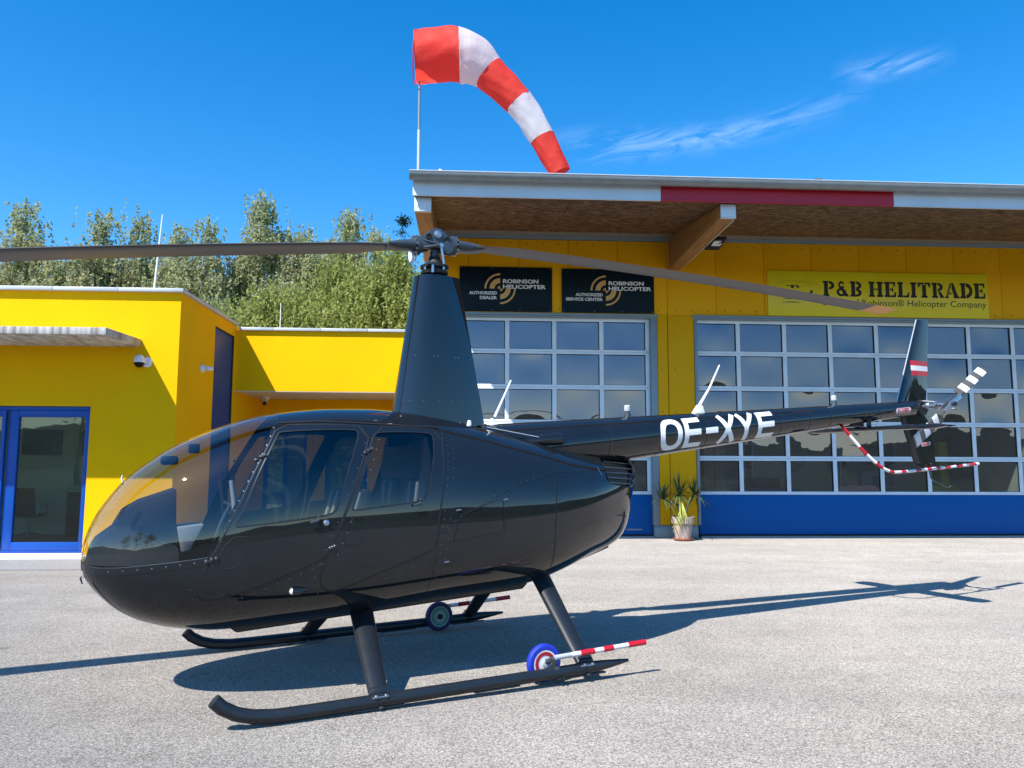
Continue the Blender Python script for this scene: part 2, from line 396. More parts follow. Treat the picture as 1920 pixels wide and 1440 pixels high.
# ------------------------------------------------------------------ mesh helpers
class MB:
    def __init__(s): s.v = []; s.f = []
    def add(s, vs, fs):
        o = len(s.v); s.v += [tuple(x) for x in vs]; s.f += [tuple(i + o for i in f) for f in fs]; return s
    def box(s, x0, x1, y0, y1, z0, z1):
        return s.hexa([(x0, y0, z0), (x1, y0, z0), (x1, y1, z0), (x0, y1, z0), (x0, y0, z1), (x1, y0, z1), (x1, y1, z1), (x0, y1, z1)])
    def hexa(s, p):
        return s.add(p, [(3, 2, 1, 0), (4, 5, 6, 7), (0, 1, 5, 4), (1, 2, 6, 5), (2, 3, 7, 6), (3, 0, 4, 7)])
    def prism(s, poly, axis, a, b):
        def p3(u, v, w): return {'y': (u, w, v), 'x': (w, u, v), 'z': (u, v, w)}[axis]
        n = len(poly)
        vs = [p3(u, v, a) for u, v in poly] + [p3(u, v, b) for u, v in poly]
        fs = [tuple(range(n)), tuple(range(2 * n - 1, n - 1, -1))] + [(i, i + n, (i + 1) % n + n, (i + 1) % n) for i in range(n)]
        return s.add(vs, fs)
    def tube(s, pts, rad, n=10, cap=True, squash=None):
        pts = [Vector(p) for p in pts]
        if not isinstance(rad, (list, tuple)): rad = [rad] * len(pts)
        rings = []; prev = None
        for i, p in enumerate(pts):
            t = (pts[min(i + 1, len(pts) - 1)] - pts[max(i - 1, 0)]).normalized()
            if prev is None:
                a = Vector((0, 0, 1)) if abs(t.z) < .9 else Vector((1, 0, 0))
                x = t.cross(a).normalized()
            else:
                x = (prev - t * prev.dot(t)).normalized()
            prev = x; y = t.cross(x)
            rings.append([p + (x * math.cos(6.28318 * k / n) + y * math.sin(6.28318 * k / n)) * rad[i] for k in range(n)])
        vs = [q for r_ in rings for q in r_]; fs = []
        for i in range(len(pts) - 1):
            for k in range(n):
                a, b = i * n + k, i * n + (k + 1) % n
                fs.append((a, b, b + n, a + n))
        if cap:
            fs.append(tuple(range(n - 1, -1, -1))); L = (len(pts) - 1) * n; fs.append(tuple(L + k for k in range(n)))
        return s.add(vs, fs)
    def lathe(s, prof, c, axis='z', n=20, cap=True):
        c = Vector(c)
        def p3(r, h, a):
            x, y = r * math.cos(a), r * math.sin(a)
            return c + Vector({'z': (x, y, h), 'y': (x, h, y), 'x': (h, x, y)}[axis])
        vs = [p3(r, h, 6.28318 * k / n) for r, h in prof for k in range(n)]; fs = []
        for i in range(len(prof) - 1):
            for k in range(n):
                a, b = i * n + k, i * n + (k + 1) % n
                fs.append((a, b, b + n, a + n))
        if cap:
            fs.append(tuple(range(n - 1, -1, -1))); L = (len(prof) - 1) * n; fs.append(tuple(L + k for k in range(n)))
        return s.add(vs, fs)
    def grid(s, rows, closed=False):
        n = len(rows[0]); vs = [p for r_ in rows for p in r_]; fs = []
        for i in range(len(rows) - 1):
            for k in range(n if closed else n - 1):
                a, b = i * n + k, i * n + (k + 1) % n
                fs.append((a, b, b + n, a + n))
        return s.add(vs, fs)
    def mesh(s, name, m, origin=(0, 0, 0), smooth=38, bevel=0, fix=True):
        me = bpy.data.meshes.new(name)
        o = origin
        me.from_pydata([(x - o[0], y - o[1], z - o[2]) for x, y, z in s.v], [], s.f)
        if fix or bevel:
            bm = bmesh.new(); bm.from_mesh(me)
            if fix: bmesh.ops.recalc_face_normals(bm, faces=bm.faces)
            if bevel:
                es = [e for e in bm.edges if len(e.link_faces) == 2 and e.calc_face_angle(0) > .5]
                bmesh.ops.bevel(bm, geom=es, offset=bevel, segments=2, profile=.5, affect='EDGES', clamp_overlap=True)
            bm.to_mesh(me); bm.free()
        if smooth:
            me.shade_smooth(); me.set_sharp_from_angle(angle=R(smooth))
        if m: me.materials.append(m)
        me.update()
        return me

FY = .0572
def site(s, d, z=0):
    return Vector((s * math.cos(FY) - d * math.sin(FY), s * math.sin(FY) + d * math.cos(FY), z))
def tag(o, label=None, cat=None, group=None, kind=None):
    if label: o['label'] = label
    if cat: o['category'] = cat
    if group: o['group'] = group
    if kind: o['kind'] = kind
    return o
class Thing:
    """An Empty at the thing's base; parts are given in the site frame (s right along the facade, d depth, z up)."""
    def __init__(t, name, label, cat, origin, frame='site', group=None, rot=None):
        t.o = bpy.data.objects.new(name, None); t.o.empty_display_size = .2
        COL.objects.link(t.o)
        t.org = origin
        if frame == 'site':
            t.o.location = site(*origin); t.o.rotation_euler = (0, 0, FY)
        else:
            t.o.location = origin
            if rot: t.o.rotation_euler = rot
        t.frame = frame
        if frame == 'heli': t.org = (0, 0, 0)
        tag(t.o, label, cat, group)
    def part(t, name, mb, m, parent=None, label=None, kind=None, **k):
        me = mb.mesh(name, m, t.org, **k) if isinstance(mb, MB) else mb
        o = bpy.data.objects.new(name, me); COL.objects.link(o)
        o.parent = parent or t.o
        tag(o, label, None, None, kind)
        return o
def solo(name, label, cat, mb, m, origin=(0, 0, 0), frame='site', group=None, kind=None, **k):
    me = mb.mesh(name, m, origin, **k)
    o = bpy.data.objects.new(name, me); COL.objects.link(o)
    if frame == 'site': o.location = site(*origin); o.rotation_euler = (0, 0, FY)
    else: o.location = origin
    return tag(o, label, cat, group, kind)
def lerp(a, b, t): return a + (b - a) * t
def ring_sector(cx, cy, r0, r1, a0, a1, n=14):
    vs = []; fs = []
    for i in range(n + 1):
        a = R(lerp(a0, a1, i / n)); c, s_ = math.cos(a), math.sin(a)
        vs += [(cx + r0 * c, cy + r0 * s_), (cx + r1 * c, cy + r1 * s_)]
    for i in range(n): fs.append((2 * i, 2 * i + 1, 2 * i + 3, 2 * i + 2))
    return vs, fs
def rect(x0, x1, y0, y1): return [(x0, y0), (x1, y0), (x1, y1), (x0, y1)], [(0, 1, 2, 3)]
class Flat:
    """2-D print: polygons in a plane, later placed on a sign."""
    def __init__(s): s.v = []; s.f = []
    def add(s, vf, dx=0, dy=0, sx=1, sy=1):
        o = len(s.v); s.v += [(x * sx + dx, y * sy + dy) for x, y in vf[0]]; s.f += [tuple(i + o for i in f) for f in vf[1]]; return s
    def put(s, mb, fn):
        mb.add([fn(x, y) for x, y in s.v], s.f); return mb
def text2d(body, w=None, h=None, bold=0.0, shear=0.0, spacing=1.0):
    cu = bpy.data.curves.new('txt', 'FONT'); cu.body = body; cu.size = 1; cu.offset = bold; cu.shear = shear
    cu.space_character = spacing; cu.resolution_u = 3; cu.fill_mode = 'FRONT'
    ob = bpy.data.objects.new('txt', cu); COL.objects.link(ob)
    dg = bpy.context.evaluated_depsgraph_get()
    me = bpy.data.meshes.new_from_object(ob.evaluated_get(dg))
    vs = [(v.co.x, v.co.y) for v in me.vertices]; fs = [tuple(p.vertices) for p in me.polygons]
    bpy.data.objects.remove(ob); bpy.data.curves.remove(cu); bpy.data.meshes.remove(me)
    x0 = min(v[0] for v in vs); x1 = max(v[0] for v in vs); y0 = min(v[1] for v in vs); y1 = max(v[1] for v in vs)
    sx = (w / (x1 - x0)) if w else 1; sy = (h / (y1 - y0)) if h else sx
    if not w: sx = sy
    return [((x - x0) * sx, (y - y0) * sy) for x, y in vs], fs
def chaikin(p, n=1, closed=True):
    for _ in range(n):
        q = []
        for i in range(len(p) if closed else len(p) - 1):
            a, b = p[i], p[(i + 1) % len(p)]
            q += [tuple(lerp(a[k], b[k], .25) for k in range(len(a))), tuple(lerp(a[k], b[k], .75) for k in range(len(a)))]
        if not closed: q = [p[0]] + q + [p[-1]]
        p = q
    return p

# ================================================================== ground and terrain
g = MB(); g.grid([[(x, y, -.006) for x in (-1500, -60, 60, 1500)] for y in (-1500, -60, 80, 1500)])
tag_o = solo('ground', None, None, g, M_grass, frame='world', kind='structure', smooth=0)
a = MB(); a.grid([[(-45 + 90 * i / 6, -13 + 47 * j / 6, 0) for i in range(7)] for j in range(7)])
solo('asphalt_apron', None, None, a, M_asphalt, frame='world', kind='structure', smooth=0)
pv = MB(); pv.add([(-14, 11.42, .005), (-4.9, 11.42, .005), (-4.9, 12.62, .005), (-14, 12.62, .005)], [(0, 1, 2, 3)])
solo('paving_strip', None, None, pv, M_paver, (-8, 12, 0), kind='structure', smooth=0)

# wooded hills all round the airfield, beyond its meadow
rows = []
rng = random.Random(3)
ph = [rng.uniform(0, 6.28) for _ in range(8)]
NA = 220
for j in range(9):
    t = j / 8; row = []
    for i in range(NA):
        A = 6.28318 * i / NA
        hgt = 50 + 16 * math.sin(2 * A + ph[0]) + 12 * math.sin(5 * A + ph[1]) + 6 * math.sin(11 * A + ph[2]) + 3 * math.sin(23 * A + ph[3])
        rr = 330 + 520 * t + 30 * math.sin(3 * A + ph[4])
        z = -2 + hgt * math.sin(min(t, .85) / .85 * 1.5708) ** 1.2
        row.append((rr * math.cos(A), rr * math.sin(A), z + rng.uniform(-1.6, 1.6) * (t > .1)))
    rows.append(row)
hb = MB(); hb.grid(rows, closed=True)
solo('hills', None, None, hb, M_forest, frame='world', kind='structure', smooth=0)

# ================================================================== office building
OF = Thing('office_building', 'low yellow office block with blue sliding glass doors and a flat roof', 'building', (-8, 12.9, 0))
S0, SE, D0 = -14.0, -4.70, 12.9          # left end, right corner, front plane
WD = 16.0                                  # fascia plane of the recessed wing
w = MB()
w.box(S0, -9.6, D0, D0 + .3, 0, 4.27)
w.box(-9.6, -6.04, D0, D0 + .3, 2.395, 4.27)
w.box(-6.04, SE, D0, D0 + .3, 0, 4.27)
w.box(SE - .3, SE, D0 + .3, 14.68, 0, 4.27)
w.box(SE - .3, SE, 15.90, WD + 2.0, 0, 4.27)
w.box(SE - .3, SE, 14.68, 15.90, 4.05, 4.27)
w.box(S0, S0 + .3, D0 + .3, 20, 0, 4.27)
OF.part('wall', w, M_yellow, smooth=0)
# recessed wing: deep yellow fascia, pale soffit, back wall with two glazed openings
wf = MB(); wf.box(SE, -1.06, WD, WD + .3, 2.96, 4.19)
OF.part('wing_fascia_wall', wf, M_yellow, smooth=0)
sf = MB(); sf.box(SE, -1.06, WD + .3, 18.0, 2.965, 3.05)
OF.part('soffit', sf, M_cream, smooth=0)
sf2 = MB(); sf2.box(SE + .002, -1.062, WD + .004, WD + .3, 2.945, 2.958)
OF.part('soffit_edge', sf2, M_cream, smooth=0)
bw = MB()
bw.box(SE, SE + .12, 18, 18.25, 0, 2.96); bw.box(-3.62, -3.20, 18, 18.25, 0, 2.96); bw.box(-2.25, -1.06, 18, 18.25, 0, 2.96)
bw.box(SE + .12, -3.62, 18, 18.25, 2.42, 2.96); bw.box(-3.20, -2.25, 18, 18.25, 2.42, 2.96)
OF.part('recess_wall', bw, M_yellow, smooth=0)
# roof slabs
rf = MB(); rf.box(S0 + .3, SE - .3, D0 + .3, 20, 4.0, 4.2); rf.box(SE, -1.06, WD + .3, 20, 3.95, 4.12)
OF.part('roof', rf, M_cap, smooth=0)
# parapet caps in lengths, small gaps
seams = [-13.9, -12.87, -11.84, -10.81, -9.78, -8.75, -7.73, -6.71, -5.68, SE + .06]
for i in range(len(seams) - 1):
    c = MB(); c.box(seams[i] + .003, seams[i + 1] - .003, D0 - .09, D0 + .36, 4.268, 4.328)
    OF.part('parapet_cap', c, M_cap, bevel=.006)
for dd in (D0 + .36, 14.4):
    c = MB(); c.box(SE - .34, SE + .06, dd + .003, (14.4 if dd < 14 else WD - .07) - .003, 4.268, 4.328)
    OF.part('parapet_cap', c, M_cap, bevel=.006)
sw = [SE + .065, -3.95, -3.0, -2.05, -1.10]
for i in range(4):
    c = MB(); c.box(sw[i] + .003, sw[i + 1] - .003, WD - .07, WD + .36, 4.19, 4.25)
    OF.part('parapet_cap', c, M_cap, bevel=.006)
# concrete canopy slab over the doors
c = MB()
c.hexa([(S0, 11.6, 3.345), (-5.28, 11.6, 3.345), (-5.30, D0 - .002, 3.365), (S0, D0 - .002, 3.365),
        (S0, 11.6, 3.455), (-5.28, 11.6, 3.455), (-5.30, D0 - .002, 3.49), (S0, D0 - .002, 3.49)])
OF.part('concrete_canopy', c, M_conc, bevel=.008)
# tall dark blue glazed strip in the side wall
b = MB(); b.box(SE - .06, SE - .03, 14.72, 15.86, .06, 4.03)
OF.part('blue_side_window', b, mat('deep_blue_glazing', (.012, .060, .22), .35, 0, .0, .05, 2, spec=.15), smooth=0)
b = MB()
for z0, z1, a0, a1 in ((0, .06, 14.68, 15.9), (4.03, 4.05, 14.68, 15.9), (.06, 4.03, 14.68, 14.72), (.06, 4.03, 15.86, 15.9)):
    b.box(SE - .1, SE - .012, a0, a1, z0, z1)
OF.part('side_window_frame', b, M_black, smooth=0)
# sliding doors: two leaves in a blue frame
fr = MB()
fr.box(-9.6, -6.04, D0 + .06, D0 + .16, 2.33, 2.395)
fr.box(-6.085, -6.04, D0 + .06, D0 + .16, .07, 2.33)
fr.box(-9.6, -6.085, D0 + .06, D0 + .16, .07, .10)
SD = OF.part('sliding_door', fr, M_blue, bevel=.004)
for x0, x1, dy in ((-7.33, -6.09, .03), (-8.62, -7.36, -.02), (-9.58, -8.65, .03)):
    m_ = MB(); y0, y1 = D0 + .05 + dy, D0 + .12 + dy
    m_.box(x0, x0 + .15, y0, y1, .10, 2.33); m_.box(x1 - .055, x1, y0, y1, .10, 2.33)
    m_.box(x0 + .15, x1 - .055, y0, y1, 2.22, 2.33); m_.box(x0 + .15, x1 - .055, y0, y1, .10, .235)
    OF.part('leaf_frame', m_, M_blue, SD, bevel=.005)
    p_ = MB(); p_.box(x0 + .15, x1 - .055, y0 + .03, y0 + .04, .235, 2.22)
    OF.part('door_pane', p_, M_office, SD, smooth=0)
sl = MB(); sl.box(-9.6, -5.9, 12.62, D0 + .2, .006, .045); sl.box(-9.6, -6.04, 12.75, D0 + .2, .045, .068)
OF.part('door_sill', sl, M_print, bevel=.004)
# glazed entrance in the recess, blue frames, with frosted lettering
for x0, x1 in ((SE + .12, -3.62), (-3.20, -2.25)):
    n_ = 2 if x0 < -4 else 1
    fr = MB(); fr.box(x0, x1, 18.03, 18.12, 2.34, 2.42); fr.box(x0, x1, 18.03, 18.12, .0, .12)
    for k in range(n_ + 1):
        xc = lerp(x0 + .04, x1 - .04, k / n_); fr.box(xc - .04, xc + .04, 18.03, 18.12, .12, 2.34)
    E_ = OF.part('entrance_glazing', fr, M_blue, bevel=.004)
    for k in range(n_):
        xa, xb = lerp(x0 + .04, x1 - .04, k / n_) + .04, lerp(x0 + .04, x1 - .04, (k + 1) / n_) - .04
        p_ = MB(); p_.box(xa, xb, 18.07, 18.08, .12, 2.34)
        OF.part('entrance_pane', p_, M_office, E_, smooth=0)
    F = Flat()
    if x0 < -4:
        F.add(text2d('P&B HELITRADE', .62, .055, .02), -4.42, 1.62)
        F.add(ring_sector(-4.49, 1.65, .0, .05, 0, 360), 0, 0)
        F.add(text2d('JETI LINE', .45, .08, .02, .3), -4.30, 1.78)
        F.add(rect(-4.5, -3.8, 1.585, 1.592)); F.add(rect(-4.5, -3.8, 1.90, 1.905))
    else:
        for zc in (1.80, 1.44):
            for a0 in (90, 270):
                for r0, r1 in ((0, .035), (.055, .09), (.11, .125)):
                    F.add(ring_sector(-2.72, zc, r0, r1, a0, a0 + 90))
            F.add(rect(-2.69, -2.42, zc + .07, zc + .09)); F.add(rect(-2.69, -2.40, zc + .03, zc + .05))
            F.add(rect(-3.02, -2.76, zc - .05, zc - .035)); F.add(rect(-2.9, -2.76, zc - .09, zc - .075))
    OF.part('frosted_lettering', F.put(MB(), lambda x, y: (x, 18.062, y)), M_inkdim, E_, smooth=0, fix=False)
# rooms behind the glass
rm = MB()
rm.box(S0 + .3, SE - .3, 16.4, 16.5, .07, 3.0); rm.box(SE - .34, SE - .302, D0 + .3, 16.4, .07, 3.0)
rm.box(S0 + .3, SE - .34, D0 + .3, 16.4, 3.0, 3.1); rm.box(S0 + .3, S0 + .4, D0 + .3, 16.4, .07, 3.0)
OF.part('interior_wall', rm, M_intw, smooth=0)
rm = MB(); rm.box(S0 + .3, SE - .3, D0 + .3, 16.5, .0, .068)
OF.part('interior_floor', rm, M_intfloor, smooth=0)
rm = MB(); rm.box(SE, -1.06, 21.0, 21.1, 0, 3.0); rm.box(SE, -1.06, 18.25, 21, 2.9, 3.0); rm.box(SE, -1.06, 18.25, 21, 0, .02)
OF.part('entrance_hall', rm, M_intw, smooth=0)

M_pict = mat('blue_picture_print', (.02, .14, .30), .4, 0, 0, .45, 2.2)
for x0, x1, l_ in ((-8.96, -8.18, 'blue landscape picture on the office back wall, behind the glass door'), (-7.78, -7.0, 'blue picture at the right edge of the glass office door, partly hidden')):
    P_ = Thing('wall_picture', l_, 'picture', ((x0 + x1) / 2, 16.395, 1.65), group='pictures on the office wall')
    m_ = MB(); m_.box(x0, x1, 16.36, 16.395, 1.655, 2.165); P_.part('canvas', m_, M_pict, bevel=.004)
ch = Thing('office_chair', 'black office chair with chrome arms seen through the glass door', 'chair', (-8.35, 15.3, .07))
cx = -8.35
m_ = MB(); m_.hexa([(cx - .24, 15.40, .52), (cx + .24, 15.40, .52), (cx + .24, 15.44, .52), (cx - .24, 15.44, .52), (cx - .22, 15.28, 1.02), (cx + .26, 15.28, 1.02), (cx + .26, 15.32, 1.02), (cx - .22, 15.32, 1.02)])
ch.part('backrest', m_, M_black, bevel=.01)
m_ = MB(); m_.box(cx - .24, cx + .24, 15.42, 15.88, .47, .53); ch.part('seat', m_, M_black, bevel=.015)
for sx in (-1, 1):
    m_ = MB(); m_.tube([(cx + sx * .26, 15.42, .52), (cx + sx * .27, 15.45, .70), (cx + sx * .27, 15.75, .70), (cx + sx * .26, 15.78, .50)], .012, 8)
    ch.part('armrest', m_, M_steel)
m_ = MB(); m_.tube([(cx, 15.65, .47), (cx, 15.65, .16)], .028, 10)
for k in range(5):
    A = 6.283 * k / 5 + .3; m_.tube([(cx, 15.65, .17), (cx + .28 * math.cos(A), 15.65 + .28 * math.sin(A), .11)], [.022, .014], 6)
ch.part('base', m_, M_steel)
cb = Thing('low_cabinet', 'dark brown low cabinet inside the office by the door frame', 'cabinet', (-7.3, 16.0, .07))
m_ = MB(); m_.box(-7.72, -6.9, 15.75, 16.3, .07, .93); cb.part('body', m_, mat('dark_cabinet_wood', (.06, .045, .035), .5, 0, 0, .2, 4), bevel=.006)
m_ = MB()
for z in (.35, .65): m_.box(-7.70, -6.92, 15.74, 15.75, z, z + .012)
cb.part('drawer_gap', m_, M_black, smooth=0)

# ================================================================== hangar
HD = 16.1
HG = Thing('hangar_building', 'tall yellow hangar with two glazed sectional doors under a deep timber eave', 'building', (5, HD, 0))
HL, HR = -.87, 17.0
w = MB()
w.box(HL, HL + .25, HD + .13, 32, 0, 6.3)
w.box(HL, -.2, HD + .13, HD + .3, 0, 6.3); w.box(3.98, 4.78, HD + .13, HD + .3, 0, 4.66); w.box(12.95, HR, HD + .13, HD + .3, 0, 4.66)
w.box(-.2, HR, HD + .13, HD + .3, 4.66, 6.3)
HG.part('wall', w, M_yellow, smooth=0)
# facade panels, one metre wide
edges = [HL] + [7.38 + 1.055 * k for k in range(-7, 10) if 7.38 + 1.055 * k > HL + .2]
edges = [e for e in edges if e < HR] + [HR]
for i in range(len(edges) - 1):
    x0, x1 = edges[i] + .004, edges[i + 1] - .004
    m_ = MB(); m_.box(x0, x1, HD, HD + .09, 4.665, 6.24 if x1 < 4.4 else 6.26)
    HG.part('wall_panel', m_, M_panel, bevel=.003)
for x0, x1 in ((HL, -.305), (3.985, 4.21), (4.218, 4.775), (12.96, 14), (14.01, 15), (15.01, 16), (16.01, HR)):
    m_ = MB(); m_.box(x0 + .004, x1 - .004, HD, HD + .09, .27, 4.661)
    HG.part('wall_panel', m_, M_panel, bevel=.003)
sc_ = MB()
for i in range(len(edges) - 1):
    for f_ in (.18, .5, .82):
        for z in (6.16, 4.76): sc_.lathe([(.014, .0), (.012, -.006), (.004, -.009)], (lerp(edges[i], edges[i + 1], f_), HD, z), 'y', 6)
for x in (4.08, 4.35, 4.7):
    for z in (.40, 2.6, 3.5): sc_.lathe([(.014, .0), (.012, -.006), (.004, -.009)], (x, HD, z), 'y', 6)
HG.part('panel_screws', sc_, M_bark2, kind='stuff')
# trims, plinths and jambs
for b_ in ((HL, 4.40, HD - .02, HD + .09, 6.25, 6.33), (4.66, HR, HD - .02, HD + .09, 6.262, 6.35), (4.375, 4.40, HD - .02, HD - .004, 5.65, 6.249)):
    m_ = MB(); m_.box(*b_); HG.part('top_trim', m_, M_frame, smooth=0)
for x0, x1, dy, z0, z1 in ((HL, -.305, .012, .01, .265), (3.86, 4.78, .012, .01, .23), (3.86, 4.78, .02, .235, .262)):
    m_ = MB(); m_.box(x0, x1, HD - dy, HD + .09, z0, z1); HG.part('plinth', m_, M_frame, bevel=.004)
for x0, x1 in ((-.30, -.20), (3.845, 3.98), (4.78, 4.84), (12.87, 12.95)):
    m_ = MB(); m_.box(x0, x1, HD - .015, HD + .2, .27 if x0 > -.5 else .01, 4.575); HG.part('door_jamb', m_, M_frame, bevel=.004)
for x0, x1 in ((-.32, 4.01), (4.73, 12.97)):
    m_ = MB(); m_.box(x0, x1, HD - .035, HD + .09, 4.615, 4.66); m_.box(x0 + .03, x1 - .03, HD - .012, HD + .2, 4.578, 4.612); HG.part('door_lintel', m_, M_frame, bevel=.004)

def sectional_door(x0, x1, mull):
    y0, y1 = HD + .10, HD + .15
    RZ = [4.555, 3.865, 3.118, 2.381, 1.644, .925]
    fr = MB()
    for k, z in enumerate(RZ):
        if k == 0: fr.box(x0, x1, y0, y1, z - .045, z + .03)
        elif k == 5: fr.box(x0, x1, y0, y1, z - .035, z + .03)
        else:
            fr.box(x0, x1, y0, y1, z + .006, z + .05); fr.box(x0, x1, y0, y1, z - .05, z - .006); fr.box(x0, x1, y0 + .012, y1, z - .006, z + .006)
    for k in range(5):
        zt, zb = (RZ[0] - .045 if k == 0 else RZ[k] - .05), (RZ[5] + .03 if k == 4 else RZ[k + 1] + .05)
        for mx_ in mull:
            hw = .045
            fr.box(max(x0, mx_ - hw), min(x1, mx_ + hw), y0 + .003, y1 - .003, zb, zt)
    DO = HG.part('sectional_door', fr, M_alu, bevel=.006)
    rg = random.Random(int(x0 * 100) + 5)
    for k in range(5):
        zt, zb = (RZ[0] - .045 if k == 0 else RZ[k] - .05), (RZ[5] + .03 if k == 4 else RZ[k + 1] + .05)
        for i in range(len(mull) - 1):
            a_, b_ = max(x0, mull[i] - .045 + .09), mull[i + 1] - .045
            if i == 0: a_ = min(mull[0] + .045, mull[0] + .045)
            bul = rg.choice((-1, 1, 1)) * rg.uniform(.001, .0085) * (1 if k < 3 else .22); tx, tz = rg.uniform(-.004, .004), rg.uniform(-.003, .004); pw, sk = rg.uniform(.7, 1.5), rg.uniform(-1, 1)
            rows = []
            for q in range(9):
                v_ = q / 8; row = []
                for r_ in range(13):
                    u_ = r_ / 12
                    bb = (math.sin(math.pi * u_) * math.sin(math.pi * v_ ** pw)) ** .8 * bul * (1 + sk * (u_ - .5)) + tx * (u_ - .5) + tz * (v_ - .5)
                    row.append((lerp(a_, b_, u_), y0 + .028 + bb, lerp(zb, zt, v_)))
                rows.append(row)
            pm = MB(); pm.grid(rows)
            HG.part('door_pane', pm, M_pane, DO, smooth=180)
    gs = MB()
    for k in range(5):
        zt, zb = (RZ[0] - .045 if k == 0 else RZ[k] - .05), (RZ[5] + .03 if k == 4 else RZ[k + 1] + .05)
        for i in range(len(mull) - 1):
            a_, b_ = mull[i] + .045, mull[i + 1] - .045
            gs.box(b_ - .014, b_, y0 + .006, y0 + .02, zb, zt); gs.box(a_, b_ - .014, y0 + .006, y0 + .02, zt - .012, zt)
            gs.box(a_, b_ - .014, y0 + .006, y0 + .02, zb, zb + .006)
    HG.part('glazing_gasket', gs, M_rubber, DO, smooth=0)
    bp_ = MB(); bp_.box(x0, x1, y0 + .004, y1, .075, .888)
    HG.part('bottom_panel', bp_, M_bluedoor, DO, bevel=.005)
    sl_ = MB(); sl_.box(x0, x1, y0 + .008, y1, .045, .073); HG.part('bottom_seal', sl_, M_rubber, DO, smooth=0)
    st = MB(); st.box(x0, x1, HD - .02, HD + .2, .006, .040); HG.part('threshold', st, M_frame, DO, smooth=0)
    return DO
d1 = sectional_door(-.2, 3.845, [-.155, .823, 1.816, 2.817, 3.800])
d2 = sectional_door(4.84, 12.87, [4.825, 5.758, 6.77, 7.778, 8.80, 9.83, 10.862, 11.855, 12.83])
F = Flat().add(text2d('HÖRMANN', .33, .042, .03), 3.30, .155)
HG.part('lettering', F.put(MB(), lambda x, y: (x, HD + .1015, y)), M_inkdim, d1, smooth=0, fix=False)

# roof: eave at d = 12.45, underside rising towards the wall
def soff(d): return lerp(5.865, 6.33, (d - 12.5) / (HD - 12.5))
x = -.62
k = 0
seamx = [-.90, .46, 1.71, 2.96, 4.24]
seamx2 = [4.50, 6.0, 7.25, 8.5, 9.75, 11.0, 12.25, 13.5, 14.75, 16, HR]
for lst in (seamx, seamx2):
    for i in range(len(lst) - 1):
        x0, x1 = lst[i] + .004, lst[i + 1] - .004
        m_ = MB(); m_.hexa([(x0, 12.53, soff(12.53)), (x1, 12.53, soff(12.53)), (x1, HD - .02, soff(HD - .02)), (x0, HD - .02, soff(HD - .02)),
                            (x0, 12.53, soff(12.53) + .02), (x1, 12.53, soff(12.53) + .02), (x1, HD - .02, soff(HD - .02) + .02), (x0, HD - .02, soff(HD - .02) + .02)])
        HG.part('soffit_board', m_, M_osb, smooth=0)
def rz(d, o): return lerp(5.90, 8.2, (d - 12.5) / 19.5) + o
m_ = MB()
for da, db in ((12.5, 18.6), (20.4, 32)): m_.hexa([(-.92, da, rz(da, 0)), (HR, da, rz(da, 0)), (HR, db, rz(db, 0)), (-.92, db, rz(db, 0)), (-.92, da, rz(da, .25)), (HR, da, rz(da, .25)), (HR, db, rz(db, .25)), (-.92, db, rz(db, .25))])
HG.part('roof', m_, M_zinc, smooth=0)
m_ = MB(); m_.hexa([(-.92, 18.602, rz(18.602, .20)), (HR, 18.602, rz(18.602, .20)), (HR, 20.398, rz(20.398, .20)), (-.92, 20.398, rz(20.398, .20)), (-.92, 18.602, rz(18.602, .22)), (HR, 18.602, rz(18.602, .22)), (HR, 20.398, rz(20.398, .22)), (-.92, 20.398, rz(20.398, .22))])
HG.part('added_rooflight', m_, M_office, smooth=0)  # unseen roof slot and pane, added to let sun into the hangar
def beam(x0, x1):
    m_ = MB()
    m_.hexa([(x0, 12.62, 5.655), (x1, 12.62, 5.655), (x1, HD - .03, 5.63), (x0, HD - .03, 5.63),
             (x0, 12.62, soff(12.62) - .003), (x1, 12.62, soff(12.62) - .003), (x1, HD - .03, soff(HD - .03) - .003), (x0, HD - .03, soff(HD - .03) - .003)])
    return m_
for x0, x1 in ((-.90, -.63), (4.245, 4.495), (9.6, 9.85), (14.8, 15.05)):
    if x0 in (9.6, 14.8): continue
    B_ = HG.part('eave_beam', beam(x0, x1), M_glulam, bevel=.004)
    c = MB(); c.box(x0 - .004, x1 + .004, 12.585, 12.617, 5.645, soff(12.585) - .003); c.box(x0 - .004, x1 + .004, 12.57, 12.65, 5.636, 5.642)
    HG.part('beam_end_cap', c, M_fascia, B_, bevel=.003)
m_ = MB(); m_.box(4.497, 4.504, 12.7, HD - .05, 5.625, 5.66); HG.part('beam_edge_strip', m_, M_cream, smooth=0)
for x0, x1, mm, l_ in ((-.925, 3.185, M_fascia, None), (3.189, 7.183, M_fred, 'red painted length of the eave fascia'), (7.187, HR, M_fascia, None)):
    m_ = MB(); m_.box(x0, x1, 12.46, 12.50, 5.866, 6.16); m_.box(x0, x1, 12.452, 12.5, 5.862, 5.865)
    HG.part('fascia', m_, mm, label=l_, smooth=0)
gu = MB()
prof = [(12.345 + .11 * math.cos(R(a)), 6.190 + .115 * math.sin(R(a))) for a in range(0, -181, -15)]
inner = [(lerp(y, 12.345, .06), z + .004) for y, z in prof]
poly = prof + inner[::-1]
gu.prism([(y, z) for y, z in poly], 'x', -.965, HR)
GU = HG.part('gutter', gu, M_zinc, smooth=40)
bd = MB(); bd.tube([(-.968, 12.237, 6.197), (HR, 12.237, 6.197)], .011, 8)
HG.part('gutter_bead', bd, M_cap, GU)
e_ = MB(); e_.prism(prof, 'x', -.972, -.966); HG.part('gutter_end', e_, M_zinc, GU, smooth=0)
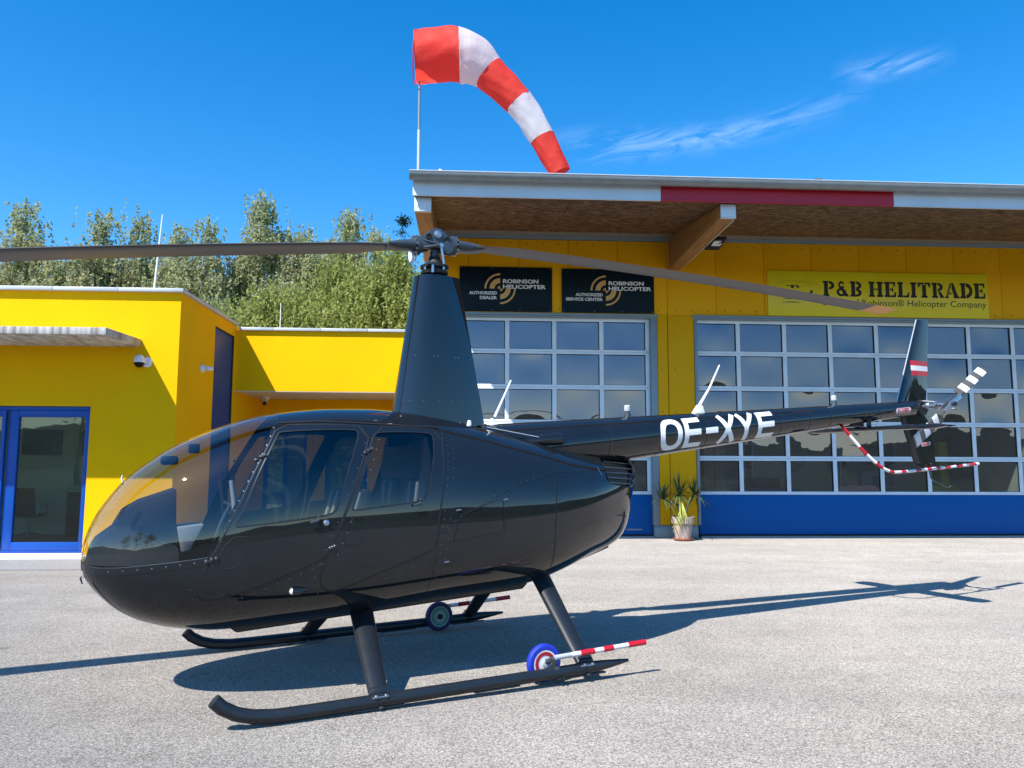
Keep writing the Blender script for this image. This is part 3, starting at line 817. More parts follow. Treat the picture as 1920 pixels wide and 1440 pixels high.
for k in range(20):
    xb = -.66 + .905 * k
    if xb > HR - .1: break
    pts = [(xb + (.035 if q > 8 else 0) * 0, 12.345 + .1145 * math.cos(R(a)), 6.190 + .1195 * math.sin(R(a))) for q, a in enumerate(range(-20, -181, -20))]
    b_ = MB()
    for i in range(len(pts) - 1):
        p0, p1 = pts[i], pts[i + 1]
        b_.hexa([(xb - .012, p0[1], p0[2]), (xb + .012, p0[1], p0[2]), (xb + .012, p0[1], p0[2] + .004), (xb - .012, p0[1], p0[2] + .004),
                 (xb - .012, p1[1], p1[2]), (xb + .012, p1[1], p1[2]), (xb + .012, p1[1], p1[2] + .004), (xb - .012, p1[1], p1[2] + .004)])
    HG.part('gutter_bracket', b_, M_zinc, GU, smooth=0)
for x0, wd in ((-.50, .05), (5.74, .10)):
    m_ = MB(); m_.box(x0, x0 + wd, 12.30, 12.40, 6.18, 6.255)
    if wd > .07: m_.box(x0 + wd, x0 + wd + .06, 12.32, 12.37, 6.19, 6.265)
    HG.part('roof_clamp', m_, M_bark2 if wd > .07 else M_white, bevel=.008)
# inside
m_ = MB(); m_.box(HL + .25, HR, 27.9, 28, 0, 7.6); m_.box(HR - .1, HR, HD + .3, 28, 0, 7.6); m_.box(HL + .25, HR, HD + .3, 18.6, 6.2, 6.3); m_.box(HL + .25, HR, 20.4, 28, 6.2, 6.3); m_.box(HL + .25, HL + .35, HD + .3, 28, 0, 6.2)
HG.part('interior_wall', m_, M_darkroom, smooth=0)
m_ = MB(); m_.box(HL + .25, HR, HD + .2, 28, 0, .012); HG.part('interior_floor', m_, M_intfloor, smooth=0)

M_ytool = mat('yellow_machine_paint', (.42, .30, .03), .5, 0, 0, .1, 4)
def shelf(x0, x1, d, h, label):
    T_ = Thing('storage_shelf', label, 'shelf', ((x0 + x1) / 2, d, 0), group='shelves inside the hangar')
    for xx in (x0, x1 - .05):
        p_ = MB(); p_.box(xx, xx + .05, d - .25, d + .25, .013, h); T_.part('upright', p_, M_zinc, smooth=0)
    for z in np.arange(.4, h - .05, .55):
        p_ = MB(); p_.box(x0 + .05, x1 - .05, d - .25, d + .25, z, z + .035); T_.part('shelf_board', p_, M_woodcab, smooth=0)
shelf(9.7, 11.2, 20.2, 2.4, 'loaded storage shelf inside the hangar, behind the tail fin')
shelf(6.3, 7.9, 21.5, 2.2, 'storage shelf deep inside the hangar, behind the boom lettering')
wc = Thing('wooden_cabinet', 'tall brown wooden cabinet just inside the hangar, right of the yellow pillar', 'cabinet', (5.5, 17.6, 0))
m_ = MB(); m_.box(5.32, 5.82, 17.4, 17.9, .013, 1.95); wc.part('body', m_, M_woodcab, bevel=.01)
m_ = MB(); m_.box(5.565, 5.575, 17.39, 17.4, .1, 1.9); wc.part('door_gap', m_, M_black, smooth=0)
bx = 0
boxm = [mat('cardboard', (.30, .20, .11), .9), mat('grey_crate', (.16, .17, .19), .7), mat('blue_crate', (.03, .07, .20), .6)]
for i, (x0, z, w_, h_, l_) in enumerate(((9.8, .985, .4, .3, 'cardboard box on the middle shelf inside the hangar, left end'), (10.3, .985, .3, .34, 'grey crate on the middle shelf inside the hangar'),
                                     (10.7, .985, .34, .25, 'blue crate on the middle shelf inside the hangar, right end'), (9.9, 1.535, .5, .3, 'wide grey crate on the upper shelf inside the hangar'),
                                     (10.6, 1.535, .4, .26, 'cardboard box on the upper shelf inside the hangar'))):
    m_ = MB(); m_.box(x0, x0 + w_, 20.0, 20.35, z, z + h_)
    solo('storage_box', l_, 'box', m_, boxm[i % 3 if i < 3 else (1 if i == 3 else 0)], (x0, 20.2, z), bevel=.008, group='boxes on the hangar shelf')
yl = Thing('yellow_lift', 'yellow maintenance lift with a slanting arm inside the hangar at far right', 'machine', (11.6, 18.6, 0))
m_ = MB(); m_.box(11.25, 11.85, 18.4, 18.9, .25, 1.05); yl.part('body', m_, M_ytool, bevel=.03)
m_ = MB(); m_.box(11.5, 11.72, 18.5, 18.75, 1.05, 2.1); yl.part('mast', m_, M_ytool, bevel=.02)
m_ = MB(); m_.tube([(10.7, 18.35, .42), (11.85, 18.35, .95)], .035, 8); yl.part('arm', m_, M_ytool)
for xx in (11.35, 11.75):
    m_ = MB(); m_.lathe([(.12, -.05), (.13, -.03), (.13, .03), (.12, .05)], (xx, 18.45, .143), 'y', 14); yl.part('wheel', m_, M_rubber)
tb = Thing('blue_tractor', 'dark blue towing tractor parked inside the hangar behind the boom', 'vehicle', (7.4, 18.8, 0))
m_ = MB(); m_.box(6.7, 8.0, 18.4, 19.6, .35, .95); tb.part('body', m_, mat('dark_blue_machine', (.02, .04, .10), .4, 0, .3, .05, 3), bevel=.06)
m_ = MB(); m_.box(7.0, 7.7, 18.9, 19.6, .95, 1.2); tb.part('seat', m_, M_black, bevel=.06)
for xx in (6.95, 7.75):
    for yy in (18.42, 19.58):
        m_ = MB(); m_.lathe([(.25, -.1), (.29, -.06), (.29, .06), (.25, .1)], (xx, yy, .305), 'y', 16); tb.part('wheel', m_, M_rubber)

# ================================================================== signs
def robinson_sign(x0, x1, z0, z1, line2, label):
    T_ = Thing('company_sign', label, 'sign', ((x0 + x1) / 2, HD - .02, (z0 + z1) / 2), group='dark signs above the left hangar door')
    d = HD - .03
    m_ = MB(); m_.box(x0, x1, d, HD - .002, z0, z1); T_.part('board', m_, M_sign, bevel=.004)
    W, H = x1 - x0, z1 - z0
    cx, cz = x0 + (.437 if 'DEALER' in line2[1] else .475) * W, z0 + .508 * H
    A = Flat()
    for a0 in (90, 270):
        for r0, r1 in ((0, .06), (.125, .235), (.305, .345)): A.add(ring_sector(cx, cz, r0 * H, r1 * H, a0, a0 + 90))
    T_.part('emblem', A.put(MB(), lambda x, y: (x, d - .0025, y)), M_gold, smooth=0, fix=False)
    tw = .465 * W
    w1, w2 = (.30, .185) if 'DEALER' in line2[1] else (.295, .40)
    for tx, ww, hh, px_, pz in (('ROBINSON', tw * .825, .092, cx + .03 * W, cz + .125 * H), ('HELICOPTER', tw, .092, cx + .03 * W, cz + .002 * H),
                           (line2[0], w1 * W, .072, cx - .033 * W - w1 * W, cz - .135 * H), (line2[1], w2 * W, .072, cx - .033 * W - w2 * W, cz - .240 * H)):
        L = Flat().add(text2d(tx, ww, hh * H, .035), px_, pz)
        T_.part('lettering', L.put(MB(), lambda x, y: (x, d - .0025, y)), M_print, smooth=0, fix=False)
    s_ = MB()
    for u in (.02, .35, .65, .98):
        for z in (z0 + .03, z1 - .03): s_.lathe([(.009, 0), (.006, -.005)], (lerp(x0, x1, u), d, z), 'y', 6)
    T_.part('screws', s_, M_steel, kind='stuff')
robinson_sign(-.186, 1.76, 4.68, 5.63, ('AUTHORIZED', 'DEALER'), 'dark navy sign with gold arcs reading AUTHORIZED DEALER')
robinson_sign(1.965, 3.93, 4.68, 5.62, ('AUTHORIZED', 'SERVICE CENTER'), 'dark navy sign with gold arcs reading AUTHORIZED SERVICE CENTER')

def stencil(ch):
    F = Flat()
    def r(x0, x1, y0, y1): F.add(rect(x0, x1, y0, y1))
    def q(*p): F.add((list(p), [tuple(range(len(p)))]))
    st, se = .30, .13
    def stem(x): r(x, x + st, 0, 1); r(x - .09, x + st + .09, 0, se); r(x - .09, x + st + .09, 1 - se, 1)
    w = .95
    if ch == 'H': stem(.09); stem(.72); r(.42, .54, .44, .56); r(.59, .70, .44, .56); w = 1.12
    elif ch in 'EL':
        r(.09, .09 + st, 0, 1); r(0, .45, 0, se); r(0, .45, 1 - se, 1)
        q((.47, 0), (.88, 0), (.92, .34), (.82, .34), (.72, se), (.47, se))
        if ch == 'E':
            q((.47, 1), (.86, 1), (.86, .70), (.76, .70), (.70, 1 - se), (.47, 1 - se)); r(.42, .60, .45, .56); r(.60, .69, .34, .66)
        w = .92
    elif ch == 'I': stem(.09); w = .48
    elif ch == 'T':
        r(.34, .34 + st, 0, 1 - se - .02); r(.24, .74, 0, se); q((0, 1), (.46, 1), (.46, 1 - se), (.20, 1 - se), (.10, .68), (0, .68)); q((.52, 1), (.98, 1), (.98, .68), (.88, .68), (.78, 1 - se), (.52, 1 - se)); w = .98
    elif ch in 'PRB':
        r(.09, .09 + st, 0, 1); r(0, .47, 0, se); r(0, .42, 1 - se, 1)
        if ch == 'B':
            for cy, h in ((.73, .27), (.26, .26)):
                v = ring_sector(0, 0, .42, 1, -90, 90); F.add(v, .47, cy, .42, h)
        else:
            v = ring_sector(0, 0, .42, 1, -90, 90); F.add(v, .47, .72, .42, .28)
            if ch == 'R': q((.47, .44), (.70, .42), (.98, .0), (.66, 0))
        w = .92 if ch != 'R' else .98
    elif ch == 'D':
        r(.09, .09 + st, 0, 1); r(0, .44, 0, se); r(0, .44, 1 - se, 1); v = ring_sector(0, 0, .52, 1, -90, 90, 20); F.add(v, .47, .5, .5, .5); w = .98
    elif ch == 'A':
        q((.0, 0), (.12, 0), (.45, .86), (.45, 1), (.38, 1)); q((.49, 1), (.64, 1), (1.02, .0), (.68, 0), (.49, .62)); r(-.05, .22, 0, .11); r(.62, 1.08, 0, .11); r(.27, .46, .26, .36); w = 1.05
    elif ch == '&':
        F.add(ring_sector(0, 0, .45, 1, 20, 340, 22), .42, .74, .24, .26); F.add(ring_sector(0, 0, .45, 1, 80, 400, 22), .40, .28, .38, .28)
        q((.22, .66), (.46, .66), (1.0, 0), (.68, 0)); w = .98
    return (F.v, F.f), w
HS = Thing('company_sign', 'wide bright yellow sign with black stencil lettering above the right hangar door', 'sign', (8.83, HD - .02, 5.17))
d = HD - .03
m_ = MB(); m_.box(6.388, 8.83, d, HD - .003, 4.675, 5.655); HS.part('board', m_, M_signy, bevel=.003)
m_ = MB(); m_.box(8.834, 11.275, d, HD - .003, 4.675, 5.652); HS.part('board', m_, M_signy, bevel=.003)
F = Flat(); xx = 0; items = []
for chh in 'P&B HELITRADE':
    if chh == ' ': xx += .42; continue
    gl, gw = stencil(chh); items.append((gl, xx)); xx += gw + .10
sx_, H_ = 3.62 / (xx - .10), .335
for gl, x0 in items: F.add(gl, 7.60 + x0 * sx_, 5.115, sx_, H_)
HS.part('lettering', F.put(MB(), lambda x, y: (x, d - .0025, y)), M_inkb, smooth=0, fix=False)
F = Flat().add(text2d('Dealer of Robinson® Helicopter Company', 3.62, .185), 7.60, 4.875)
HS.part('small_lettering', F.put(MB(), lambda x, y: (x, d - .0025, y)), M_inkb, smooth=0, fix=False)
# line drawing of a hovering helicopter at the left end of the board
F = Flat()
F.add(ring_sector(0, 0, .985, 1, 20, 165, 24), 6.95, 5.28, .42, .17); F.add(ring_sector(0, 0, .985, 1, 10, 150, 24), 7.25, 5.24, .30, .20)
F.add(rect(6.80, 7.05, 5.33, 5.345)); F.add(rect(6.90, 6.96, 5.28, 5.35)); F.add(rect(7.02, 7.08, 5.29, 5.33))
F.add(ring_sector(0, 0, .0, 1, 0, 360, 20), 6.86, 5.17, .14, .075); F.add(rect(6.95, 7.36, 5.17, 5.19)); F.add(rect(7.32, 7.37, 5.14, 5.24))
F.add(rect(6.72, 7.02, 5.045, 5.058)); F.add(rect(6.70, 7.1, 4.965, 4.975)); F.add(rect(6.80, 7.0, 4.985, 4.993))
HS.part('helicopter_drawing', F.put(MB(), lambda x, y: (x, d - .0025, y)), M_inkb, smooth=0, fix=False)

# ================================================================== floodlight and cameras
FL = Thing('floodlight', 'black LED floodlight hung under the timber eave beam', 'light', (4.70, 14.3, 5.7))
m_ = MB(); m_.hexa([(4.515, 14.12, 5.70), (4.83, 14.05, 5.70), (4.80, 14.42, 5.60), (4.515, 14.42, 5.60), (4.515, 14.12, 5.77), (4.83, 14.05, 5.77), (4.80, 14.42, 5.70), (4.515, 14.42, 5.70)])
FL.part('housing', m_, M_black, bevel=.008)
m_ = MB(); m_.hexa([(4.62, 14.12, 5.688), (4.80, 14.09, 5.691), (4.77, 14.27, 5.639), (4.60, 14.27, 5.641), (4.62, 14.12, 5.696), (4.80, 14.09, 5.699), (4.77, 14.27, 5.647), (4.60, 14.27, 5.649)])
FL.part('lens', m_, mat('floodlight_lens', (.80, .80, .74), .3, 0, .3, .04, 10), smooth=0)
m_ = MB(); m_.box(4.497, 4.514, 14.2, 14.3, 5.64, 5.80); FL.part('bracket', m_, M_black, smooth=0)
CM = Thing('security_camera', 'white dome camera with a black eye under the concrete canopy corner', 'camera', (-5.22, 12.88, 3.1))
m_ = MB(); m_.lathe([(.085, .0), (.085, -.03), (.06, -.05)], (-5.19, 12.898, 3.115), 'y', 20); CM.part('wall_mount', m_, M_white)
m_ = MB(); m_.lathe([(.082, -.02), (.082, .03), (.07, .075), (.04, .10), (.0, .105)], (-5.27, 12.78, 3.115), 'z', 20); CM.part('hood', m_, M_white)
m_ = MB(); m_.lathe([(.0, -.10), (.04, -.09), (.068, -.062), (.079, -.022)], (-5.27, 12.78, 3.113), 'z', 20); CM.part('dome', m_, mat('dark_dome', (.004, .004, .004), .35, 0, 0, spec=.2))
m_ = MB(); m_.tube([(-5.19, 12.85, 3.12), (-5.25, 12.80, 3.13)], .04, 10); CM.part('arm', m_, M_white)
CB = Thing('security_camera', 'small white bullet camera on the shaded side wall beside the blue window', 'camera', (-4.68, 14.05, 3.16))
m_ = MB(); m_.lathe([(.075, 0), (.075, .03), (.05, .05), (.045, .09)], (SE + .001, 14.02, 3.16), 'x', 16); CB.part('wall_mount', m_, M_white)
m_ = MB(); m_.tube([(-4.60, 13.99, 3.16), (-4.54, 14.10, 3.165)], .042, 12); CB.part('body', m_, M_white)
m_ = MB(); m_.tube([(-4.538, 14.098, 3.165), (-4.522, 14.13, 3.166)], .036, 12); CB.part('eye', m_, M_black)
CC = Thing('security_camera', 'small pale camera hanging from the soffit of the recessed entrance', 'camera', (-4.30, 17.6, 2.96))
m_ = MB(); m_.lathe([(.085, .0), (.085, -.03), (.06, -.07)], (-4.42, 17.4, 2.962), 'z', 14); CC.part('mount', m_, M_white)
m_ = MB(); m_.tube([(-4.42, 17.38, 2.90), (-4.41, 17.27, 2.82)], .05, 12); CC.part('body', m_, M_white)
m_ = MB(); m_.tube([(-4.409, 17.268, 2.818), (-4.406, 17.24, 2.80)], .042, 12); CC.part('eye', m_, M_black)

# ================================================================== windsock
WS = Thing('windsock', 'red and white striped windsock on a steel pole above the hangar eave', 'windsock', (-.885, 13.2, 6.2))
m_ = MB(); m_.tube([(-.885, 13.2, 6.15), (-.888, 13.2, 7.3)], .029, 12); WS.part('pole', m_, M_cap)
m_ = MB(); m_.tube([(-.888, 13.2, 7.3), (-.893, 13.2, 8.06), (-.893, 13.2, 8.95)], [.023, .02, .016], 12); WS.part('pole_top', m_, M_zinc)
m_ = MB()
for z in (8.22, 8.9): m_.tube([(-.893, 13.2, z), (-.93, 13.2, z)], .012, 6)
WS.part('hinge', m_, M_steel)
def sock_part(stations, m, seed, nm='sock_band'):
    # stations: (s, z, radius_in_plane, tangent angle deg, depth radius)
    rows = []; rg = random.Random(seed); n = 40
    pr = [rg.uniform(0, 6.28) for _ in range(6)]
    K = 14
    for i in range(K + 1):
        t = i / K * (len(stations) - 1); j = min(int(t), len(stations) - 2); u = t - j
        P0, P1 = stations[max(j - 1, 0)], stations[j]; P2, P3 = stations[j + 1], stations[min(j + 2, len(stations) - 1)]
        def cr(k): return .5 * (2 * P1[k] + (P2[k] - P0[k]) * u + (2 * P0[k] - 5 * P1[k] + 4 * P2[k] - P3[k]) * u * u + (3 * P1[k] - P0[k] - 3 * P2[k] + P3[k]) * u ** 3)
        s_, z_, r_, a_ = cr(0), cr(1), cr(2), cr(3)
        row = []
        for k in range(n):
            A = 6.28318 * k / n
            fold = 1 + .022 * math.sin(5 * A + pr[0] + 2.5 * t) + .016 * math.sin(9 * A + pr[1] - 4 * t) + .012 * math.sin(3 * A + pr[2] + 7 * t)
            nx, nz_ = -math.sin(R(a_)), math.cos(R(a_))
            rr = r_ * fold
            row.append((s_ + nx * rr * math.cos(A), 13.2 + .92 * rr * math.sin(A), z_ + nz_ * rr * math.cos(A)))
        rows.append(row)
    mb = MB(); mb.grid(rows, closed=True)
    WS.part(nm, mb, m, smooth=180)
st_ = [(-.975, 8.645, .455, 3), (-.55, 8.69, .465, 4), (-.205, 8.715, .47, 2), (.06, 8.60, .425, -28), (.32, 8.39, .315, -42),
       (.60, 8.125, .283, -46), (.86, 7.865, .263, -50), (1.08, 7.55, .242, -57), (1.275, 7.215, .224, -62), (1.45, 6.88, .205, -64), (1.59, 6.59, .190, -66)]
sock_part(st_[0:3], M_sockr, 1); sock_part(st_[2:5], M_sockw, 2); sock_part(st_[4:7], M_sockr, 3); sock_part(st_[6:9], M_sockw, 4); sock_part(st_[8:11], M_sockr, 5)
m_ = MB()
hoop = [(-.978 + .02 * math.cos(6.283 * k / 24), 13.2 + .42 * math.sin(6.283 * k / 24), 8.645 + .457 * math.cos(6.283 * k / 24)) for k in range(25)]
m_.tube(hoop, .010, 6, cap=False); WS.part('hoop', m_, M_red)

# ================================================================== thin masts on the office roof
AM = Thing('antenna_mast', 'tall thin white antenna rod leaning above the left office roof', 'antenna', (-10.36, 26, 0))
m_ = MB(); m_.tube([(-10.36, 26, 0), (-10.36, 26, 7.3), (-10.22, 26, 9.8)], [.05, .04, .02], 8); AM.part('rod', m_, M_white)
AM2 = Thing('antenna_mast', 'short thin white rod above the recessed wing roof', 'antenna', (-5.2, 19, 4))
m_ = MB(); m_.tube([(-4.55, 19, 4.0), (-4.55, 19, 5.4)], [.014, .008], 6); AM2.part('rod', m_, M_white)
m_ = MB(); m_.lathe([(.06, .12 - .0), (.06, .14), (.02, .16)], (-4.55, 19, 3.99), 'z', 8); AM2.part('foot', m_, M_zinc)

# ================================================================== potted yucca
PX_, PD_ = 4.325, 15.62
PP = Thing('potted_yucca', 'potted yucca with three leaf heads by the yellow hangar pillar', 'plant', (PX_, PD_, 0))
m_ = MB(); m_.lathe([(.17, .012), (.195, .02), (.20, .05), (.185, .05), (.17, .03)], (PX_, PD_, 0), 'z', 28); PP.part('saucer', m_, M_terra)
m_ = MB(); m_.lathe([(.150, .035), (.192, .33), (.200, .335), (.222, .345), (.232, .47), (.226, .475), (.21, .47), (.195, .42)], (PX_, PD_, 0), 'z', 32, cap=False); PP.part('pot', m_, M_clay, smooth=25)
m_ = MB(); m_.lathe([(.198, .425), (.1, .44), (.0, .445)], (PX_, PD_, 0), 'z', 20, cap=False); PP.part('soil', m_, M_soil)
stems = [((-.02, 0), (-.10, -.02, .70), (-.40, -.02, .83)), ((0, .02), (-.04, 0, .75), (-.05, .0, .92)), ((.03, 0), (.10, 0, .70), (.24, -.02, .90))]
rg = random.Random(11)
for (b0, mid, tip) in stems:
    m_ = MB(); m_.tube([(PX_ + b0[0], PD_ + b0[1], .43), (PX_ + mid[0], PD_ + mid[1], mid[2]), (PX_ + tip[0], PD_ + tip[1], tip[2])], [.028, .022, .02], 8)
    PP.part('stem', m_, M_bark2)
    for k in range(46):
        A = rg.uniform(0, 6.283); elv = R(rg.choice((rg.uniform(30, 85), rg.uniform(-15, 40))))
        L = rg.uniform(.34, .54); wd = rg.uniform(.012, .019); dro = rg.uniform(.3, 1.3) * (1 - math.sin(elv) * .8)
        rows = []
        c = Vector((PX_ + tip[0], PD_ + tip[1], tip[2])); dirv = Vector((math.cos(A) * math.cos(elv), math.sin(A) * math.cos(elv), math.sin(elv)))
        sd = dirv.cross(Vector((0, 0, 1))).normalized()
        for q in range(6):
            t = q / 5; p = c + dirv * (L * t) + Vector((0, 0, -dro * .30 * t * t))
            ww = wd * (1 - t ** 2) + .001
            rows.append([p - sd * ww, p + Vector((0, 0, -.25 * ww)), p + sd * ww])
        mb = MB(); mb.grid([[tuple(x_) for x_ in r_] for r_ in rows])
        PP.part('leaf', mb, M_leafd, smooth=180)
YB = Thing('yellow_leaf_bundle', 'bundle of yellowed leaves tied to the potted yucca and hanging over its rim', 'plant', (PX_ - .06, PD_ - .22, .5))
m_ = MB(); m_.tube([(PX_ - .08, PD_ - .05, .80), (PX_ - .03, PD_ - .07, .805), (PX_ + .05, PD_ - .05, .81), (PX_ + .10, PD_ - .01, .80)], .010, 6); YB.part('tie', m_, M_leafy)
for k in range(16):
    u = k / 15; x1 = PX_ + lerp(-.27, .04, u) + rg.uniform(-.02, .02)
    zb = lerp(.20, .40, u) + rg.uniform(-.05, .08)
    rows = []
    for q in range(6):
        t = q / 5; p = Vector((lerp(PX_ - .06 + rg.uniform(-.004, .004), x1, t ** 1.3), PD_ - .09 - .17 * math.sin(min(1, t * 1.6) * 1.57), lerp(.80, zb, t)))
        ww = .009 * (1 - .7 * t) + .002
        rows.append([(p.x - ww, p.y, p.z), (p.x, p.y - .004, p.z), (p.x + ww, p.y, p.z)])
    mb = MB(); mb.grid(rows); YB.part('leaf', mb, M_leafy, smooth=180)

# ================================================================== helicopter
HC = Thing('helicopter', 'dark grey four-seat helicopter with two-blade rotor parked nose left on its skids', 'helicopter', (-.6256, 6.0252, 0), 'heli', rot=(0, -.0205, .4635))

# fuselage: half sections between nose and tail of the cowling (x aft of the mast foot, z up)
def spl(T):
    xs = [a for a, _ in T]; ys = [b for _, b in T]; n = len(xs)
    d = [(ys[i + 1] - ys[i]) / (xs[i + 1] - xs[i]) for i in range(n - 1)]
    m = [d[0]] + [0 if d[i - 1] * d[i] <= 0 else 2 * d[i - 1] * d[i] / (d[i - 1] + d[i]) for i in range(1, n - 1)] + [d[-1]]
    def f(x):
        if x <= xs[0]: return ys[0]
        if x >= xs[-1]: return ys[-1]
        i = 0
        while xs[i + 1] < x: i += 1
        h = xs[i + 1] - xs[i]; t = (x - xs[i]) / h
        return ys[i] * (1 + 2 * t) * (1 - t) ** 2 + m[i] * h * t * (1 - t) ** 2 + ys[i + 1] * t * t * (3 - 2 * t) + m[i + 1] * h * t * t * (t - 1)
    return f
XN, XE = -2.30, 1.91
ZTOP = spl([(-2.30, .90), (-2.292, .97), (-2.23, 1.155), (-2.16, 1.27), (-2.05, 1.405), (-1.92, 1.512), (-1.8, 1.594), (-1.6, 1.69), (-1.39, 1.771), (-1.22, 1.814), (-1.0, 1.849), (-.75, 1.869), (-.5, 1.872), (-.27, 1.857), (-.07, 1.832), (.35, 1.752), (.82, 1.648), (1.25, 1.552), (1.6, 1.505), (1.82, 1.485), (1.895, 1.44), (1.91, 1.36)])
ZBOT = spl([(-2.30, .90), (-2.292, .83), (-2.26, .765), (-2.18, .665), (-2.08, .575), (-1.94, .50), (-1.74, .443), (-1.5, .413), (-1.1, .428), (-.6, .445), (0, .494), (.6, .518), (.75, .535), (1.0, .59), (1.3, .675), (1.6, .755), (1.72, .82), (1.79, .97), (1.87, 1.22), (1.91, 1.36)])
WID = spl([(-2.30, 0), (-2.29, .10), (-2.26, .18), (-2.18, .285), (-2.08, .375), (-1.94, .455), (-1.74, .53), (-1.5, .59), (-1.2, .628), (-.9, .64), (-.2, .64), (.3, .62), (.8, .56), (1.2, .46), (1.5, .34), (1.7, .235), (1.82, .13), (1.89, .06), (1.91, 0)])
MIDZ = spl([(-2.30, .90), (-1.9, .90), (-1.2, .95), (0, .97), (.8, 1.05), (1.4, 1.18), (1.91, 1.36)])
PUP = spl([(-2.30, 2.0), (-1.6, 2.25), (-.9, 2.6), (0, 2.6), (.8, 2.4), (1.91, 2.0)])
PLO = spl([(-2.30, 2.0), (-1.6, 2.5), (-.9, 3.0), (.6, 3.0), (1.4, 2.5), (1.91, 2.0)])
def XQ(q): return XN + (XE - XN) * (.55 * q + .45 * (1 - math.cos(math.pi * q)) / 2)
def QX(x):
    a, b = 0., 1.
    for _ in range(45):
        c = (a + b) / 2
        if XQ(c) < x: a = c
        else: b = c
    return (a + b) / 2
def SEC(x, ph):
    zt, zb, w, zw = ZTOP(x), ZBOT(x), WID(x), MIDZ(x)
    hi = ph >= 0; h = (zt - zw) if hi else (zw - zb); p = PUP(x) if hi else PLO(x)
    h = max(h, 1e-6); w = max(w, 1e-6)
    c = abs(math.cos(ph)); s = abs(math.sin(ph))
    k = (c ** p + s ** p) ** (-1 / p)
    return (x, w * c * k, zw + (h if hi else -h) * s * k)
def PHZ(x, z):
    a, b = -math.pi / 2, math.pi / 2
    for _ in range(45):
        c = (a + b) / 2
        if SEC(x, c)[2] < z: a = c
        else: b = c
    return (a + b) / 2

QS, PS = 4.2, .65          # parameter scaling so that triangles come out even
def P3(q, p, side=-1, off=0.0):
    q = min(max(q, 1e-4), 1 - 1e-4)
    x, y, z = SEC(XQ(q), p); v = Vector((x, side * y, z))
    if off: v = v + N3(q, p, side) * off
    return v
def N3(q, p, side=-1):
    e = 1e-3
    q0, q1 = min(max(q - e, 2e-5), 1 - 3e-3), max(min(q + e, 1 - 2e-5), 3e-3)
    p0, p1 = max(p - e, -1.5707), min(p + e, 1.5707)
    a = Vector(SEC(XQ(q1), p)) - Vector(SEC(XQ(q0), p)); b = Vector(SEC(XQ(q), p1)) - Vector(SEC(XQ(q), p0))
    n = b.cross(a)
    if n.length < 1e-12: n = Vector((-1 if q < .5 else 1, 0, 0))
    n.normalize()
    return Vector((n.x, side * n.y, n.z))
# orientation check on the flank: outward is +y on the half section
_t = N3(.5, .1, 1)
NSGN = 1 if _t.y > 0 else -1
_N3 = N3
def N3(q, p, side=-1): return _N3(q, p, side) * NSGN
def XZ(x, z): return (QX(min(max(x, XN + 1e-4), XE - 1e-4)), PHZ(min(max(x, XN + 1e-4), XE - 1e-4), z))
def dens(pts, step=.03, closed=True):
    out = []
    n = len(pts)
    for i in range(n if closed else n - 1):
        a, b = pts[i], pts[(i + 1) % n]
        L = math.hypot(b[0] - a[0], b[1] - a[1]); k = max(1, int(L / step))
        out += [(lerp(a[0], b[0], j / k), lerp(a[1], b[1], j / k)) for j in range(k)]
    if not closed: out.append(pts[-1])
    return out
def conv(pts, closed=True, step=.03): return [XZ(*p) for p in dens(pts, step, closed)]

apillar = [(-1.140, 1.83), (-1.202, 1.734), (-1.277, 1.584), (-1.378, 1.400), (-1.476, 1.196), (-1.570, .973), (-1.604, .922)]
ws_low = [(-2.292, .885), (-2.251, .877), (-2.193, .871), (-2.095, .874), (-1.981, .883), (-1.780, .902), (-1.604, .922)]
fdoor = chaikin([(-1.173, 1.737), (-1.258, 1.583), (-1.360, 1.398), (-1.449, 1.194), (-1.562, .974), (-1.629, .835), (-1.669, .757), (-1.661, .699), (-1.620, .668), (-1.536, .674), (-1.387, .713), (-1.173, .797), (-.945, .880), (-.890, .93), (-.817, 1.105), (-.694, 1.407), (-.565, 1.728), (-.908, 1.742)], 1)
fwin = chaikin([(-1.164, 1.692), (-.918, 1.703), (-.690, 1.704), (-.663, 1.690), (-.668, 1.655), (-.694, 1.597), (-.776, 1.391), (-.837, 1.199), (-.868, 1.161), (-.948, 1.144), (-1.425, 1.101), (-1.452, 1.103), (-1.450, 1.125), (-1.423, 1.167), (-1.314, 1.433), (-1.185, 1.670)], 2)
rdoor = chaikin([(-.538, 1.727), (-.684, 1.400), (-.817, 1.083), (-.928, .841), (-.948, .755), (-.930, .693), (-.868, .669), (-.776, .688), (-.601, .753), (-.260, .868), (-.170, .915), (-.150, 1.067), (-.095, 1.4), (-.052, 1.705), (-.317, 1.727)], 1)
rwin = chaikin([(-.538, 1.686), (-.327, 1.691), (-.150, 1.682), (-.126, 1.660), (-.145, 1.56), (-.179, 1.427), (-.221, 1.266), (-.253, 1.223), (-.306, 1.213), (-.715, 1.174), (-.748, 1.180), (-.735, 1.22), (-.653, 1.436), (-.56, 1.66)], 2)
cowl_front = [(-.035, 1.80), (-.045, 1.70), (-.10, 1.36), (-.145, 1.05), (-.17, .88), (-.20, .60), (-.21, .47)]
cowl_seam = [(.93, 1.625), (.905, 1.58), (.868, 1.490), (.849, 1.371), (.815, 1.10), (.802, .939), (.805, .70), (.79, .56)]
grille = chaikin([(1.47, 1.507), (1.435, 1.465), (1.405, 1.378), (1.390, 1.289), (1.543, 1.262), (1.764, 1.243), (1.80, 1.33), (1.82, 1.45), (1.70, 1.49)], 1)

